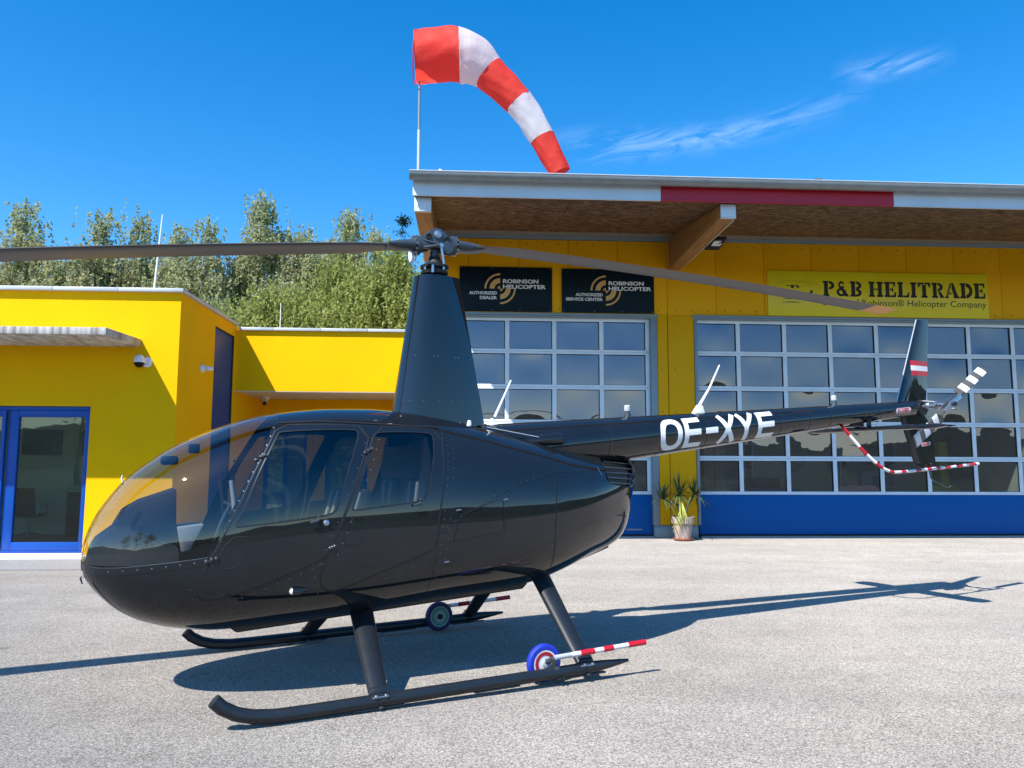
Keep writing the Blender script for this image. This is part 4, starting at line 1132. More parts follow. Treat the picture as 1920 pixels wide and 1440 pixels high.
q_ap = conv(apillar, False); q_ws = conv(ws_low, False)
HP2 = math.pi / 2
topq = QX(-1.115)
wind = [(0.0, XZ(-2.292, .885)[1])] + q_ws + q_ap[::-1] + [(topq, HP2 - .035)] + [(lerp(topq, 0, k / 24), HP2 - .035) for k in range(1, 24)] + [(0.0, HP2 - .035)]
def vline(pts):
    c = conv(pts, False); return [(c[0][0], HP2)] + c + [(c[-1][0], -HP2)]
L_front, L_seam = vline(cowl_front), vline(cowl_seam)
regA = [(p[0], p[1]) for p in L_front] + [(p[0], p[1]) for p in L_seam[::-1]]
regB = L_seam + [(1.0, -HP2), (1.0, HP2)]
polys = [('front_window', conv(fwin)), ('rear_window', conv(rwin)), ('front_door', conv(fdoor)), ('rear_door', conv(rdoor)), ('windshield', wind), ('exhaust_grille', conv(grille)), ('engine_cowling', regA), ('rear_cowling', regB)]
def pip(x, y, poly):
    c = False; n = len(poly); j = n - 1
    for i in range(n):
        xi, yi = poly[i]; xj, yj = poly[j]
        if (yi > y) != (yj > y) and x < (xj - xi) * (y - yi) / (yj - yi) + xi: c = not c
        j = i
    return c
cv, ce = [], []
key = {}
def addv(q, p):
    k = (round(q * QS, 4), round(p * PS, 4))
    if k not in key: key[k] = len(cv); cv.append(Vector(k))
    return key[k]
for nm, pl in polys:
    ids = [addv(*p) for p in pl]
    for i in range(len(ids)):
        a, b = ids[i], ids[(i + 1) % len(ids)]
        if a != b: ce.append((a, b))
cons = np.array([(v.x, v.y) for v in cv])
NQ, NP = 120, 52
for i in range(NQ + 1):
    for j in range(NP + 1):
        q, p = i / NQ, -HP2 + math.pi * j / NP
        X_, Y_ = q * QS, p * PS
        edge = i in (0, NQ) or j in (0, NP)
        if not edge and np.min((cons[:, 0] - X_) ** 2 + (cons[:, 1] - Y_) ** 2) < .011 ** 2: continue
        addv(q, p)
res = delaunay_2d_cdt(cv, ce, [], 0, 1e-5)
tv = [(v.x / QS, v.y / PS) for v in res[0]]
bbs = [(nm, pl, min(p[0] for p in pl), max(p[0] for p in pl), min(p[1] for p in pl), max(p[1] for p in pl)) for nm, pl in polys]
regions = {}
for t in res[2]:
    q = sum(tv[i][0] for i in t) / 3; p = sum(tv[i][1] for i in t) / 3
    nm = 'cabin_shell'
    for n_, pl, a, b, c, d in bbs:
        if a <= q <= b and c <= p <= d and pip(q, p, pl): nm = n_; break
    regions.setdefault(nm, []).append(tuple(t))
def skin(nm, sides, off, m, name=None, parent=None):
    tris = regions[nm]; used = sorted({i for t in tris for i in t}); mp = {k: i for i, k in enumerate(used)}
    V, N, Fc = [], [], []
    for side in sides:
        o = len(V)
        for k in used:
            q, p = tv[k]; n = N3(q, p, side); V.append(P3(q, p, side) + n * off); N.append(n)
        for t in tris:
            a, b, c = (mp[i] + o for i in t)
            g_ = (V[b] - V[a]).cross(V[c] - V[a])
            if g_.length < 1e-12: continue
            Fc.append((a, b, c) if g_.dot(N[a] + N[b] + N[c]) > 0 else (a, c, b))
    me = bpy.data.meshes.new(name or nm)
    me.from_pydata([tuple(v) for v in V], [], Fc)
    me.shade_smooth(); me.normals_split_custom_set_from_vertices([tuple(n) for n in N])
    me.materials.append(m)
    return HC.part(name or nm, me, m, parent)
skin('cabin_shell', (-1, 1), 0, M_body)
skin('engine_cowling', (-1, 1), .0, M_body)
RC = skin('rear_cowling', (-1, 1), .0, M_body)
SEALS = []
for s_ in (-1, 1):
    skin('windshield', (s_,), -.001, M_wind)
    for dn, wn, wl in (('front_door', 'front_window', fwin), ('rear_door', 'rear_window', rwin)):
        D_ = skin(dn, (s_,), .003, M_body)
        skin(wn, (s_,), -.0015, M_dwin, 'door_window', D_)
        SEALS.append((wl, s_, D_))
skin('exhaust_grille', (-1, 1), -.03, M_black, parent=RC)

def ribbon(mb, pts, width, off, side=-1, closed=True):
    n = len(pts); P = [P3(q, p, side) for q, p in pts]; NN = [N3(q, p, side) for q, p in pts]; rows = []
    for i in range(n):
        a = P[(i - 1) % n] if closed or i else P[i]; b = P[(i + 1) % n] if closed or i < n - 1 else P[i]
        t = (b - a)
        if t.length < 1e-9: continue
        sd = NN[i].cross(t.normalized())
        rows.append([tuple(P[i] + sd * width / 2 + NN[i] * off), tuple(P[i] + NN[i] * (off + .0012)), tuple(P[i] - sd * width / 2 + NN[i] * off)])
    if closed: rows.append(rows[0])
    mb.grid(rows); return mb
for wl, s_, D_ in SEALS:
    m_ = MB(); ribbon(m_, conv(wl), .011, .0035, s_); HC.part('window_seal', m_, M_skid, D_, smooth=180)
sm = MB()
for s_ in (-1, 1):
    ribbon(sm, conv(fdoor), .010, .0036, s_); ribbon(sm, conv(rdoor), .010, .0036, s_)
    ribbon(sm, conv(cowl_front[1:], False), .004, .001, s_, False); ribbon(sm, conv(cowl_seam, False), .006, .0015, s_, False)
HC.part('panel_seams', sm, M_black, smooth=180)
rl_ = MB()
for s_ in (-1, 1): ribbon(rl_, conv([(x, z + .004) for x, z in ws_low[1:]], False), .005, .004, s_, False)
HC.part('retainer_highlight', rl_, M_grey_metal, smooth=180)  # pale ribbon painting a highlight along the top of the retainer
rt_ = MB()
for s_ in (-1, 1):
    ribbon(rt_, conv([(x, z - .018) for x, z in ws_low], False), .046, .002, s_, False)
    ribbon(rt_, conv([(x + .012, z) for x, z in apillar], False), .030, .0025, s_, False)
HC.part('windshield_retainer', rt_, M_body, smooth=180)
cs_ = MB()
rows = []
for k in range(60):
    q = lerp(.004, topq, k / 59); c = P3(q, HP2, 1); n = N3(q, HP2 - .01, 1); n.y = 0; n.normalize()
    rows.append([tuple(c + Vector((0, -.02, 0)) + n * .0015), tuple(c + n * .005), tuple(c + Vector((0, .02, 0)) + n * .0015)])
cs_.grid(rows); HC.part('centre_bow', cs_, M_body, smooth=180)
# drip rail above the doors
dr = MB()
for s_ in (-1, 1): ribbon(dr, conv([(-1.165, 1.752), (-.9, 1.763), (-.565, 1.748), (-.055, 1.722)], False), .014, .004, s_, False)
HC.part('drip_rail', dr, M_black, smooth=180)
# access panels outlined by fine gaps
for pts, r_ in (([(.011, 1.115), (.355, 1.214), (.355, .981), (-.042, .937)], None),
                ([(-1.493, 1.036), (-1.385, 1.046), (-1.376, 1.020), (-1.431, .872), (-1.455, .860), (-1.579, .846)], 1),
                ([(-.766, 1.125), (-.652, 1.130), (-.640, 1.105), (-.690, .965), (-.71, .953), (-.817, .951)], 1)):
    p_ = MB(); ribbon(p_, conv(chaikin(pts, 1) if r_ else pts), .0045, .0045)
    HC.part('access_panel', p_, M_black, smooth=180)
p_ = MB(); ribbon(p_, conv([(-.137, .998), (.085, 1.128), (.437, 1.286), (.821, 1.377)], False), .004, .001, closed=False); ribbon(p_, conv([(.82, 1.385), (1.1, 1.385), (1.36, 1.40)], False), .003, .001, closed=False)
HC.part('cowling_joint', p_, M_black, smooth=180)

# rivets: low domes along the seams (one mass)
rv = MB()
def rivets(pts, step, r=.0052, sides=(-1,), off=.003, closed=False):
    d_ = dens(pts, .004, closed); acc = 0; last = None
    for x, z in d_:
        if last: acc += math.hypot(x - last[0], z - last[1])
        last = (x, z)
        if acc < step: continue
        acc = 0
        q, p = XZ(x, z)
        for s_ in sides:
            c = P3(q, p, s_); n = N3(q, p, s_); a = n.cross(Vector((0, 0, 1))).normalized(); b = n.cross(a)
            vs = [c + n * off + (a * math.cos(k * 1.0472) + b * math.sin(k * 1.0472)) * r for k in range(6)] + [c + n * (off + r * .5)]
            rv.add([tuple(v) for v in vs], [(k, (k + 1) % 6, 6) for k in range(6)])
rivets([(x, z - .018) for x, z in ws_low], .075, .0062)
rivets([(x + .012, z) for x, z in apillar], .062, .0058)
rivets([(x + .035, z) for x, z in [(-.537, 1.70), (-.66, 1.40), (-.79, 1.09), (-.90, .84)]], .072, .0055)
rivets([(x - .055, z) for x, z in [(-.537, 1.70), (-.66, 1.40), (-.79, 1.09), (-.90, .84)]], .09, .004)
for dx in (.03, .075): rivets([(x + dx, z) for x, z in cowl_front[1:]], .045 + dx * .3, .0042)
rivets([(x - .02, z) for x, z in cowl_seam], .11, .0045)
rivets([(-1.62, .63), (-1.52, .64), (-1.37, .685), (-1.15, .765), (-.93, .845)], .07, .0042)
rivets([(-1.69, .80), (-1.70, .71), (-1.66, .645)], .06, .0042)
rivets([(-.97, .82), (-.985, .74), (-.95, .66)], .05, .0042)
rivets([(-.137, 1.01), (.085, 1.14), (.437, 1.30), (.80, 1.39)], .06, .004)
rivets([(-.60, .70), (-.35, .78), (-.2, .83)], .09, .004)
rivets([(.95, 1.38), (1.3, 1.40)], .07, .004)
HC.part('rivets', rv, M_rivet, kind='stuff', smooth=180)

# louvres over the exhaust opening
for k in range(5):
    z0 = 1.475 - .043 * k
    pts = [(lerp(1.43 if k else 1.47, 1.80, t), z0 - .010 - .028 * t) for t in (0, .25, .5, .75, 1)]
    for s_ in (-1, 1):
        m_ = MB(); ribbon(m_, conv([(min(x, 1.81), z) for x, z in pts], False), .010, -.004, s_, False); HC.part('louvre', m_, M_grey_metal, RC, smooth=180)
# hinges, latches and handles on the near side and far side
def stud(mb, x, z, r, h, s_=-1):
    q, p = XZ(x, z); c = P3(q, p, s_, .002); n = N3(q, p, s_); mb.tube([c, c + n * h, c + n * (h * 1.35)], [r, r, r * .6], 10)
for s_ in (-1, 1):
    for pts in (((-1.33, 1.505), (-1.30, 1.525), (-1.275, 1.535)), ((-.640, 1.545), (-.615, 1.56), (-.59, 1.57)), ((-1.615, .905), (-1.585, .915), (-1.56, .92)), ((-.89, .945), (-.875, .95), (-.86, .955))):
        m_ = MB()
        for x, z in pts: stud(m_, x, z, .011, .012, s_)
        HC.part('hinge', m_, M_grey_metal)
    for (x, z) in ((-.968, 1.122), (-.285, 1.203)):
        m_ = MB(); q, p = XZ(x, z); c = P3(q, p, s_, .004); n = N3(q, p, s_)
        m_.tube([c, c + n * .02, c + n * .022 + Vector((-.05, 0, -.012))], [.011, .010, .008], 8); m_.tube([c + Vector((.0, 0, .025)), c + n * .012 + Vector((0, 0, .025))], .009, 8)
        HC.part('door_handle', m_, M_grey_metal)
    m_ = MB(); stud(m_, -.915, 1.105, .019, .012, s_); HC.part('door_lock', m_, M_steel)
    m_ = MB(); q, p = XZ(-1.106, .694); c = P3(q, p, s_, .0); n = N3(q, p, s_)
    m_.tube([c + Vector((-.01, 0, 0)) + n * .012, c + Vector((.03, 0, 0)) + n * .015, c + Vector((.10, 0, .004)) + n * .004], [.023, .022, .004], 12); LH = HC.part('light_fairing', m_, M_body)
    m_ = MB(); m_.lathe([(.021, 0), (.017, -.010), (.008, -.016), (0, -.018)], c + Vector((-.010, 0, 0)) + n * .012, 'x', 12, cap=False); HC.part('light_lens', m_, M_lens, LH)
m_ = MB()
for x, z in ((.352, 1.203), (-.02, 1.145), (-.11, .80)):
    q, p = XZ(x, z); c = P3(q, p, -1, .003); m_.tube([c, c + Vector((.035, 0, .004))], .0055, 6)
HC.part('panel_latches', m_, M_steel)
m_ = MB(); q, p = XZ(1.28, 1.315); c = P3(q, p, -1); 
m_ = MB(); ribbon(m_, conv([(1.33, 1.415), (1.35, 1.35)], False), .01, .003, -1, False); HC.part('cowl_clip', m_, M_steel)
m_ = MB(); m_.tube([(-2.290, -.02, .80), (-2.296, -.02, .79), (-2.285, -.02, .755)], [.006, .006, .004], 8); HC.part('pitot_tube', m_, M_grey_metal)
m_ = MB(); m_.tube([(-2.075, 0, 1.365), (-2.085, 0, 1.405), (-2.08, 0, 1.425)], [.006, .005, .003], 8); HC.part('yaw_string_post', m_, M_white)

# cabin interior
m_ = MB(); m_.prism([(-2.165, 1.045), (-2.08, 1.205), (-1.985, 1.262), (-1.767, 1.335), (-1.762, 1.10), (-1.735, .80), (-2.15, .78)], 'y', -.17, .17)
CN = HC.part('instrument_console', m_, M_console, bevel=.012)
rows = []
for x_, zt_ in ((-2.268, .93), (-2.255, .985), (-2.23, 1.03), (-2.19, 1.06), (-2.11, 1.115), (-2.03, 1.115), (-1.96, 1.08), (-1.86, 1.02), (-1.764, .97)):
    yt, yb = (SEC(x_, PHZ(x_, z_))[1] * .93 - .004 for z_ in (zt_, .885))
    rows.append([(x_, -yb, .885), (x_, -yt, zt_ - .015), (x_, -yt * .85, zt_), (x_, yt * .85, zt_), (x_, yt, zt_ - .015), (x_, yb, .885)])
m_ = MB(); m_.grid(rows, closed=True); m_.add(rows[-1], [tuple(range(6))]); HC.part('dashboard', m_, M_console, CN, smooth=0)
m_ = MB(); m_.box(-2.035, -1.96, -.174, -.171, 1.09, 1.10); m_.hexa([(-2.03, -.1735, 1.115), (-1.985, -.1735, 1.20), (-1.97, -.1735, 1.195), (-2.015, -.1735, 1.11), (-2.03, -.17, 1.115), (-1.985, -.17, 1.20), (-1.97, -.17, 1.195), (-2.015, -.17, 1.11)])
HC.part('console_slot', m_, M_black, CN, smooth=0)
m_ = MB(); m_.prism([(-1.76, 1.09), (-1.60, 1.10), (-1.68, .94), (-1.73, .93)], 'y', -.20, .12); HC.part('lower_console', m_, M_tray, bevel=.006)
m_ = MB(); m_.tube([(-1.60, 0, .72), (-1.47, 0, 1.10), (-1.42, 0, 1.20)], .014, 8); m_.tube([(-1.42, -.30, 1.215), (-1.42, .30, 1.215)], .012, 8); HC.part('cyclic_bar', m_, M_grey_metal)
for y in (-.30, .30):
    m_ = MB(); m_.tube([(-1.42, y, 1.10), (-1.43, y, 1.24), (-1.45, y, 1.38)], [.016, .017, .015], 10); HC.part('cyclic_grip', m_, M_tray if y < 0 else M_black)
m_ = MB(); m_.box(-1.86, -1.75, -.05, .02, 1.485, 1.545); HC.part('compass', m_, M_black, bevel=.02)
m_ = MB(); m_.box(-1.69, -1.62, -.04, .02, 1.56, 1.625); HC.part('outside_air_gauge', m_, M_black, bevel=.012)
m_ = MB(); m_.lathe([(.0, 0), (.035, .004), (.038, .02), (0, .03)], (-1.40, .12, 1.37), 'x', 12); HC.part('mirror', m_, M_black)
m_ = MB()
pl = []
for s_ in (-1, 1):
    for k in range(15):
        pp = lerp(-1.35, 1.45, k / 14); c = SEC(-.17, pp if s_ < 0 else -pp + .1 * 0); pl.append((s_ * c[1] * .97, (c[2] - 1.1) * .97 + 1.1))
m_.prism(pl, 'x', -.185, -.165); HC.part('rear_bulkhead', m_, M_seat, smooth=0)
m_ = MB(); fl = [(x, -WID(x) * .80) for x in np.linspace(-1.78, -.2, 12)] + [(x, WID(x) * .80) for x in np.linspace(-.2, -1.78, 12)]
m_.prism(fl, 'z', .60, .615); HC.part('cabin_floor', m_, M_seat, smooth=0)
for y in (-.30, .30):
    for (xs, kind) in ((-1.12, 'f'), (-.52, 'r')):
        S_ = MB(); S_.hexa([(xs, y - .24, .615), (xs + .42, y - .24, .615), (xs + .42, y + .24, .615), (xs, y + .24, .615), (xs - .02, y - .24, .86), (xs + .40, y - .24, .82), (xs + .40, y + .24, .82), (xs - .02, y + .24, .86)])
        ST = HC.part('seat', S_, M_seat, bevel=.03)
        xb, xt, zt_ = (xs + .36, xs + .50, 1.30) if kind == 'f' else (xs + .24, xs + .31, 1.36)
        B_ = MB(); B_.hexa([(xb, y - .22, .80), (xb + .09, y - .22, .80), (xb + .09, y + .22, .80), (xb, y + .22, .80), (xt, y - .19, zt_), (xt + .05, y - .19, zt_), (xt + .05, y + .19, zt_), (xt, y + .19, zt_)])
        HC.part('seat_back', B_, M_seat, ST, bevel=.025)
        b_ = MB()
        for yy in (-.14, .02):
            b_.hexa([(xb - .012, y + yy, .84), (xb - .008, y + yy + .045, .84), (xb, y + yy + .045, .84), (xb, y + yy, .84), (xt - .012, y + yy + .02, zt_ - .02), (xt - .008, y + yy + .065, zt_ - .02), (xt, y + yy + .065, zt_ - .02), (xt, y + yy + .02, zt_ - .02)])
        HC.part('seat_belt', b_, M_belt, ST, smooth=0)

# mast fairing: tapered streamlined tower
def naca(u): return 10 * (.2969 * math.sqrt(max(u, 0)) - .126 * u - .3516 * u * u + .2843 * u ** 3 - .1036 * u ** 4)
def aero(xf, xr, hw, n=28):
    out = []
    for k in range(n):
        t = 6.28318 * k / n; u = .5 - .5 * math.cos(t); th = hw * naca(u)
        out.append((lerp(xf, xr, u), (1 if t < math.pi else -1) * max(th, .0)))
    return out
rows = []
for k in range(25):
    t = k / 24; z = lerp(1.60, 2.925, t)
    tt = (z - 1.86) / 1.06
    sec = aero(lerp(-.268, -.092, tt), lerp(.475, .285, tt), lerp(.165, .105, tt), 140)
    rows.append([(x, y, z + (x - .1) * .045 * max(0, min(1, tt))) for x, y in sec])
m_ = MB(); m_.grid(rows, closed=True); FA = HC.part('mast_fairing', m_, M_body, smooth=85)
m_ = MB(); m_.add([(x, y, z - .004) for x, y, z in rows[-1]], [tuple(range(len(rows[-1])))]); HC.part('fairing_top', m_, M_black, FA, smooth=0)
m_ = MB()
for k in range(6):
    x = .135 + .026 * k; j = min(range(140), key=lambda i: abs(rows[-1][i][0] - x) + (0 if rows[-1][i][1] < 0 else 9)); y = rows[-1][j][1] - .002
    m_.hexa([(x - .005, y - .006, 2.80), (x + .005, y - .006, 2.80), (x + .005, y + .004, 2.80), (x - .005, y + .004, 2.80), (x - .008, y + .0, 2.895), (x + .002, y + .0, 2.895), (x + .002, y + .008, 2.895), (x - .008, y + .008, 2.895)])
HC.part('fairing_slots', m_, M_black, FA, smooth=0)
m_ = MB()
for z, us in ((1.935, (.06, .12, .25, .42, .60, .72, .86, .91)), (2.28, (.12, .35, .41, .68, .73, .95))):
    tt = (z - 1.86) / 1.06; xf, xr, hw = lerp(-.268, -.092, tt), lerp(.475, .285, tt), lerp(.165, .105, tt)
    for u in us:
        th = hw * naca(u)
        m_.lathe([(.006, .002), (.006, -.002), (.003, -.004)], (lerp(xf, xr, u), -th, z), 'y', 6)
HC.part('fairing_rivets', m_, M_rivet, FA, kind='stuff')

# ------------------------------------------------------------ rotor head
HX, HZ = .075, 3.185
def hp_(m_, name, mm, parent=None, **k): return HC.part(name, m_, mm, parent, **k)
m_ = MB(); m_.tube([(HX - .005, 0, 2.86), (HX, 0, 3.13)], .036, 14); hp_(m_, 'mast', M_grey_metal)
m_ = MB()
m_.lathe([(.075, 2.93), (.105, 2.945), (.108, 2.965), (.085, 2.972), (.085, 2.985), (.112, 2.992), (.112, 3.012), (.070, 3.02), (.062, 3.045), (.048, 3.06), (.044, 3.085)], (HX, 0, 0), 'z', 28); SW = hp_(m_, 'swashplate', M_black)
m_ = MB()
for k in range(4):
    A = 1.57 * k + .4; m_.lathe([(.012, 2.968), (.012, 2.99)], (HX + .10 * math.cos(A), .10 * math.sin(A), 0), 'z', 8)
hp_(m_, 'swashplate_bolts', M_steel, SW)
for a_ in ((-.075, -.085), (.055, .085)):
    m_ = MB(); m_.box(HX + a_[0] - .03, HX + a_[0] + .03, a_[1] * 1.2 - .02, a_[1] * 1.2 + .02, 2.995, 3.02); hp_(m_, 'swashplate_ear', M_grey_metal, SW, bevel=.005)
    m_ = MB(); m_.tube([(HX + a_[0] * .75, a_[1] * 1.25, 2.935), (HX + a_[0] * .75, a_[1] * 1.25, 3.0)], .012, 8); hp_(m_, 'control_rod', M_steel)
for sg in (-1, 1):
    m_ = MB(); m_.tube([(HX - sg * .02 + .02, sg * .10, 3.01), (HX + .02 - sg * .0, sg * .095, 3.155)], .0115, 8); m_.lathe([(.018, -.012), (.018, .012)], (HX + .02, sg * .095, 3.16), 'y', 10); hp_(m_, 'pitch_link', M_steel)
# teetering hub: two cheek plates with three bolt bosses
pl = [(-.165, .0), (-.15, .035), (-.075, .075), (-.055, .10), (-.02, .118), (.03, .118), (.055, .10), (.08, .078), (.15, .03), (.165, -.01), (.13, -.06), (.05, -.05), (.03, -.03), (-.03, -.03), (-.05, -.05), (-.13, -.055)]
tilt = .055
def HB(x, z): return (HX + x * math.cos(tilt) - z * math.sin(-tilt) * 0, HZ - .0 + z - x * 0 + 0)
m_ = MB()
for y0, y1 in ((-.065, -.04), (.04, .065)): m_.prism([HB(x, z) for x, z in pl], 'y', y0, y1)
m_.box(HX - .05, HX + .05, -.042, .042, HZ + .01, HZ + .105)
HUBO = hp_(m_, 'rotor_hub', M_grey_metal, bevel=.004)
m_ = MB()
for x, z in ((-.072, .045), (.078, .035)): m_.lathe([(.026, -.066), (.026, -.072), (.017, -.074), (.017, -.069), (0, -.069)], (HX + x, 0, HZ + z), 'y', 16, cap=False)
hp_(m_, 'hinge_bore', M_rubber, HUBO)
m_ = MB(); m_.lathe([(.032, -.066), (.032, -.078), (.02, -.082), (.02, -.09), (.0, -.092)], (HX + .003, 0, HZ + .068), 'y', 12); hp_(m_, 'teeter_bolt', M_steel, HUBO)
m_ = MB(); m_.lathe([(.05, -.066), (.05, -.075), (.03, -.078), (.0, -.079)], (HX + .085, 0, HZ - .03), 'y', 14); hp_(m_, 'coning_boss', M_grey_metal, HUBO)
# blades: -1 forward (nose), +1 aft
def bz(sg, r): # height of the blade axis
    return HZ - .004 - .104 * r - .006 * r * r if sg < 0 else HZ + .006 - .012 * r - .0056 * r * r
for sg in (-1, 1):
    ax = lambda r: Vector((HX + sg * r, -.021 * sg * r, bz(sg, r)))
    m_ = MB(); d_ = (ax(.3) - ax(.1)).normalized()
    m_.tube([ax(.10), ax(.135), ax(.137), ax(.165), ax(.167), ax(.18)], [.058, .062, .080, .080, .066, .060], 22); G_ = hp_(m_, 'blade_grip', M_grey_metal)
    m_ = MB(); u_ = Vector((0, 1, 0)); v_ = d_.cross(u_)
    for k in range(12):
        A = 6.283 * k / 12; o_ = (u_ * math.cos(A) + v_ * math.sin(A)) * .072; m_.tube([ax(.163) + o_, ax(.18) + o_], .0085, 6)
    hp_(m_, 'grip_bolts', M_steel, G_)
    pit = R(-5) if sg < 0 else R(1)
    rows = []
    for r, c0, th in ((.175, .085, .046), (.22, .082, .046), (.30, .080, .042), (.36, .086, .030), (.40, .100, .020)):
        o_ = ax(r); row = []
        for k in range(20):
            A = 6.283 * k / 20; row.append(tuple(o_ + Vector((0, c0 * math.cos(A), th * math.sin(A)))))
        rows.append(row)
    m_ = MB(); m_.grid(rows, closed=True); m_.add(rows[-1], [tuple(range(20))]); hp_(m_, 'blade_root', M_grey_metal, smooth=50)
    def brow(r):
        o_ = ax(r); tw = pit + R(-1.2) * (r / 5) * (1 if sg > 0 else .3); row = []
        ch = .254 if r > .62 else lerp(.15, .254, (r - .33) / .29)
        for x, y in aero(-.27, .73, .062, 24):
            yy, zz = x * ch, y * .254
            le = -1 if sg < 0 else 1          # leading edge: near side on the forward blade, far side on the aft one
            yl = -le * yy; zl = zz
            row.append(tuple(o_ + Vector((0, yl * math.cos(tw) - zl * math.sin(tw), yl * math.sin(tw) + zl * math.cos(tw)))))
        return row
    m_ = MB(); rr = [.33, .45, .62, .8, 1.1, 1.5, 2, 2.5, 3, 3.5, 4, 4.4, 4.72]; rows = [brow(r) for r in rr]
    m_.grid(rows, closed=True); m_.add(rows[0], [tuple(range(24))]); BL = hp_(m_, 'rotor_blade', M_blade, smooth=60)
    rows = [brow(r) for r in (4.722, 4.9, 5.03)]; m_ = MB(); m_.grid(rows, closed=True); m_.add(rows[-1], [tuple(range(24))])
    hp_(m_, 'blade_tip', M_tip, BL, smooth=60)
    # pitch horn
    m_ = MB(); e0 = Vector((HX + .02, sg * .095, 3.165))
    for dz in (.035, -.035):
        a_ = ax(.14) + Vector((0, sg * .05, dz)); m_.tube([a_, e0], [.012, .010], 6)
    hp_(m_, 'pitch_horn', M_grey_metal, G_)
m_ = MB(); m_.lathe([(.10, 0), (.088, .012), (.05, .02), (0, .022)], (HX - .165, .05, HZ - .055), 'x', 20, cap=False); hp_(m_, 'droop_stop_cover', M_white)

# ------------------------------------------------------------ tail boom
def bc(x): return 1.655 + .0866 * (x - 1.85)
def br(x): return .19 - .0298 * (x - 1.85)
rows = []
xs = [.42, .6, .8, 1.0, 1.3, 1.6, 1.85, 2.3, 2.8, 3.3, 3.8, 4.3, 4.8, 5.3, 5.75]
for x in xs:
    rows.append([(x, br(x) * math.cos(6.28318 * k / 48), bc(x) + br(x) * math.sin(6.28318 * k / 48)) for k in range(48)])
m_ = MB(); m_.grid(rows, closed=True); m_.add(rows[-1], [tuple(range(48))])
BM = hp_(m_, 'tail_boom', M_body, smooth=60)
m_ = MB(); sj = MB()
for x in (1.55, 2.10, 2.62, 3.55, 3.95, 4.25, 4.75):
    n_ = 48
    sj.grid([[(x + dx, (br(x) + .0012) * math.cos(6.28318 * k / n_), bc(x) + (br(x) + .0012) * math.sin(6.28318 * k / n_)) for k in range(n_)] for dx in (-.002, .002)], closed=True)
    for k in range(18):
        A = math.pi + 6.28318 * (k - 9) / 40
        y, z = math.cos(A), math.sin(A)
        c = Vector((x + .016, br(x) * y, bc(x) + br(x) * z)); n = Vector((0, y, z)); a = Vector((1, 0, 0)); b = n.cross(a)
        vs = [c + (a * math.cos(q * 1.0472) + b * math.sin(q * 1.0472)) * .0038 for q in range(6)] + [c + n * .0022]
        m_.add([tuple(v) for v in vs], [(q, (q + 1) % 6, 6) for q in range(6)])
hp_(m_, 'boom_rivets', M_rivet, BM, kind='stuff', smooth=180); hp_(sj, 'boom_joints', M_black, BM, smooth=180)
# intake scoop beside the boom root
m_ = MB(); m_.tube([(.66, -.185, 1.62), (.78, -.192, 1.628), (.92, -.197, 1.638), (1.02, -.199, 1.645), (1.075, -.199, 1.648)], [.012, .034, .048, .053, .053], 20); SCP = hp_(m_, 'air_scoop', M_body)
m_ = MB(); m_.tube([(1.0752, -.199, 1.648), (1.078, -.199, 1.648)], .045, 20); hp_(m_, 'scoop_mouth', M_rubber, SCP, smooth=0)
# registration, wrapped round the boom: u along the boom, v arc length about its axis
def on_boom(u, v, off=.0015):
    r = br(u) ; A = v / r
    return (u, -(r + off) * math.cos(A), bc(u) + (r + off) * math.sin(A))
def thick(a, b, w):
    d = Vector((b[0] - a[0], b[1] - a[1])); n = Vector((-d.y, d.x)).normalized() * w / 2
    return [(a[0] + n.x, a[1] + n.y), (b[0] + n.x, b[1] + n.y), (b[0] - n.x, b[1] - n.y), (a[0] - n.x, a[1] - n.y)]
def strip(mb, quad, n=10):
    a, b, c, d = quad
    rows = []
    for i in range(n + 1):
        t = i / n; p = (lerp(a[0], b[0], t), lerp(a[1], b[1], t)); q = (lerp(d[0], c[0], t), lerp(d[1], c[1], t))
        rows.append([on_boom(lerp(p[0], q[0], s_), lerp(p[1], q[1], s_)) for s_ in (0, .33, .67, 1)])
    mb.grid(rows)
def rbox(mb, x0, x1, y0, y1): strip(mb, [(x0, y0), (x1, y0), (x1, y1), (x0, y1)] if x1 - x0 > y1 - y0 else [(x0, y0), (x0, y1), (x1, y1), (x1, y0)])
V0 = -.004
def letter(kind, x0, x1, h):
    h *= .93; mb = MB(); lo, hi = V0 - h / 2, V0 + h / 2; sw = .052; w = x1 - x0
    if kind == 'O':
        rows = []
        for k in range(41):
            A = 6.28318 * k / 40; row = []
            for f_ in (0, .5, 1):
                rx, ry = lerp(w / 2 - sw, w / 2, f_), lerp(h / 2 - sw, h / 2, f_); e_ = .78
                ca, sa = math.cos(A), math.sin(A)
                row.append(on_boom((x0 + x1) / 2 + rx * math.copysign(abs(ca) ** e_, ca), V0 + ry * math.copysign(abs(sa) ** e_, sa)))
            rows.append(row)
        mb.grid(rows)
    elif kind == 'E':
        rbox(mb, x0, x0 + sw, lo, hi)
        for y0 in (lo, V0 - sw / 2 + .004, hi - sw): rbox(mb, x0 + sw, x1 - (.01 if y0 != lo else 0), y0, y0 + sw)
    elif kind == '-': rbox(mb, x0, x1, V0 - .022, V0 + .03)
    elif kind == 'X': strip(mb, thick((x0 + .02, lo), (x1 - .02, hi), sw * .95), 16); strip(mb, thick((x0 + .02, hi), (x1 - .02, lo), sw * .95), 16)
    elif kind == 'Y':
        c = ((x0 + x1) / 2, V0 - .005); strip(mb, thick((x0 + .02, hi), c, sw * .95), 10); strip(mb, thick((x1 - .02, hi), c, sw * .95), 10); rbox(mb, c[0] - sw / 2, c[0] + sw / 2, lo, c[1] + .01)
    return mb
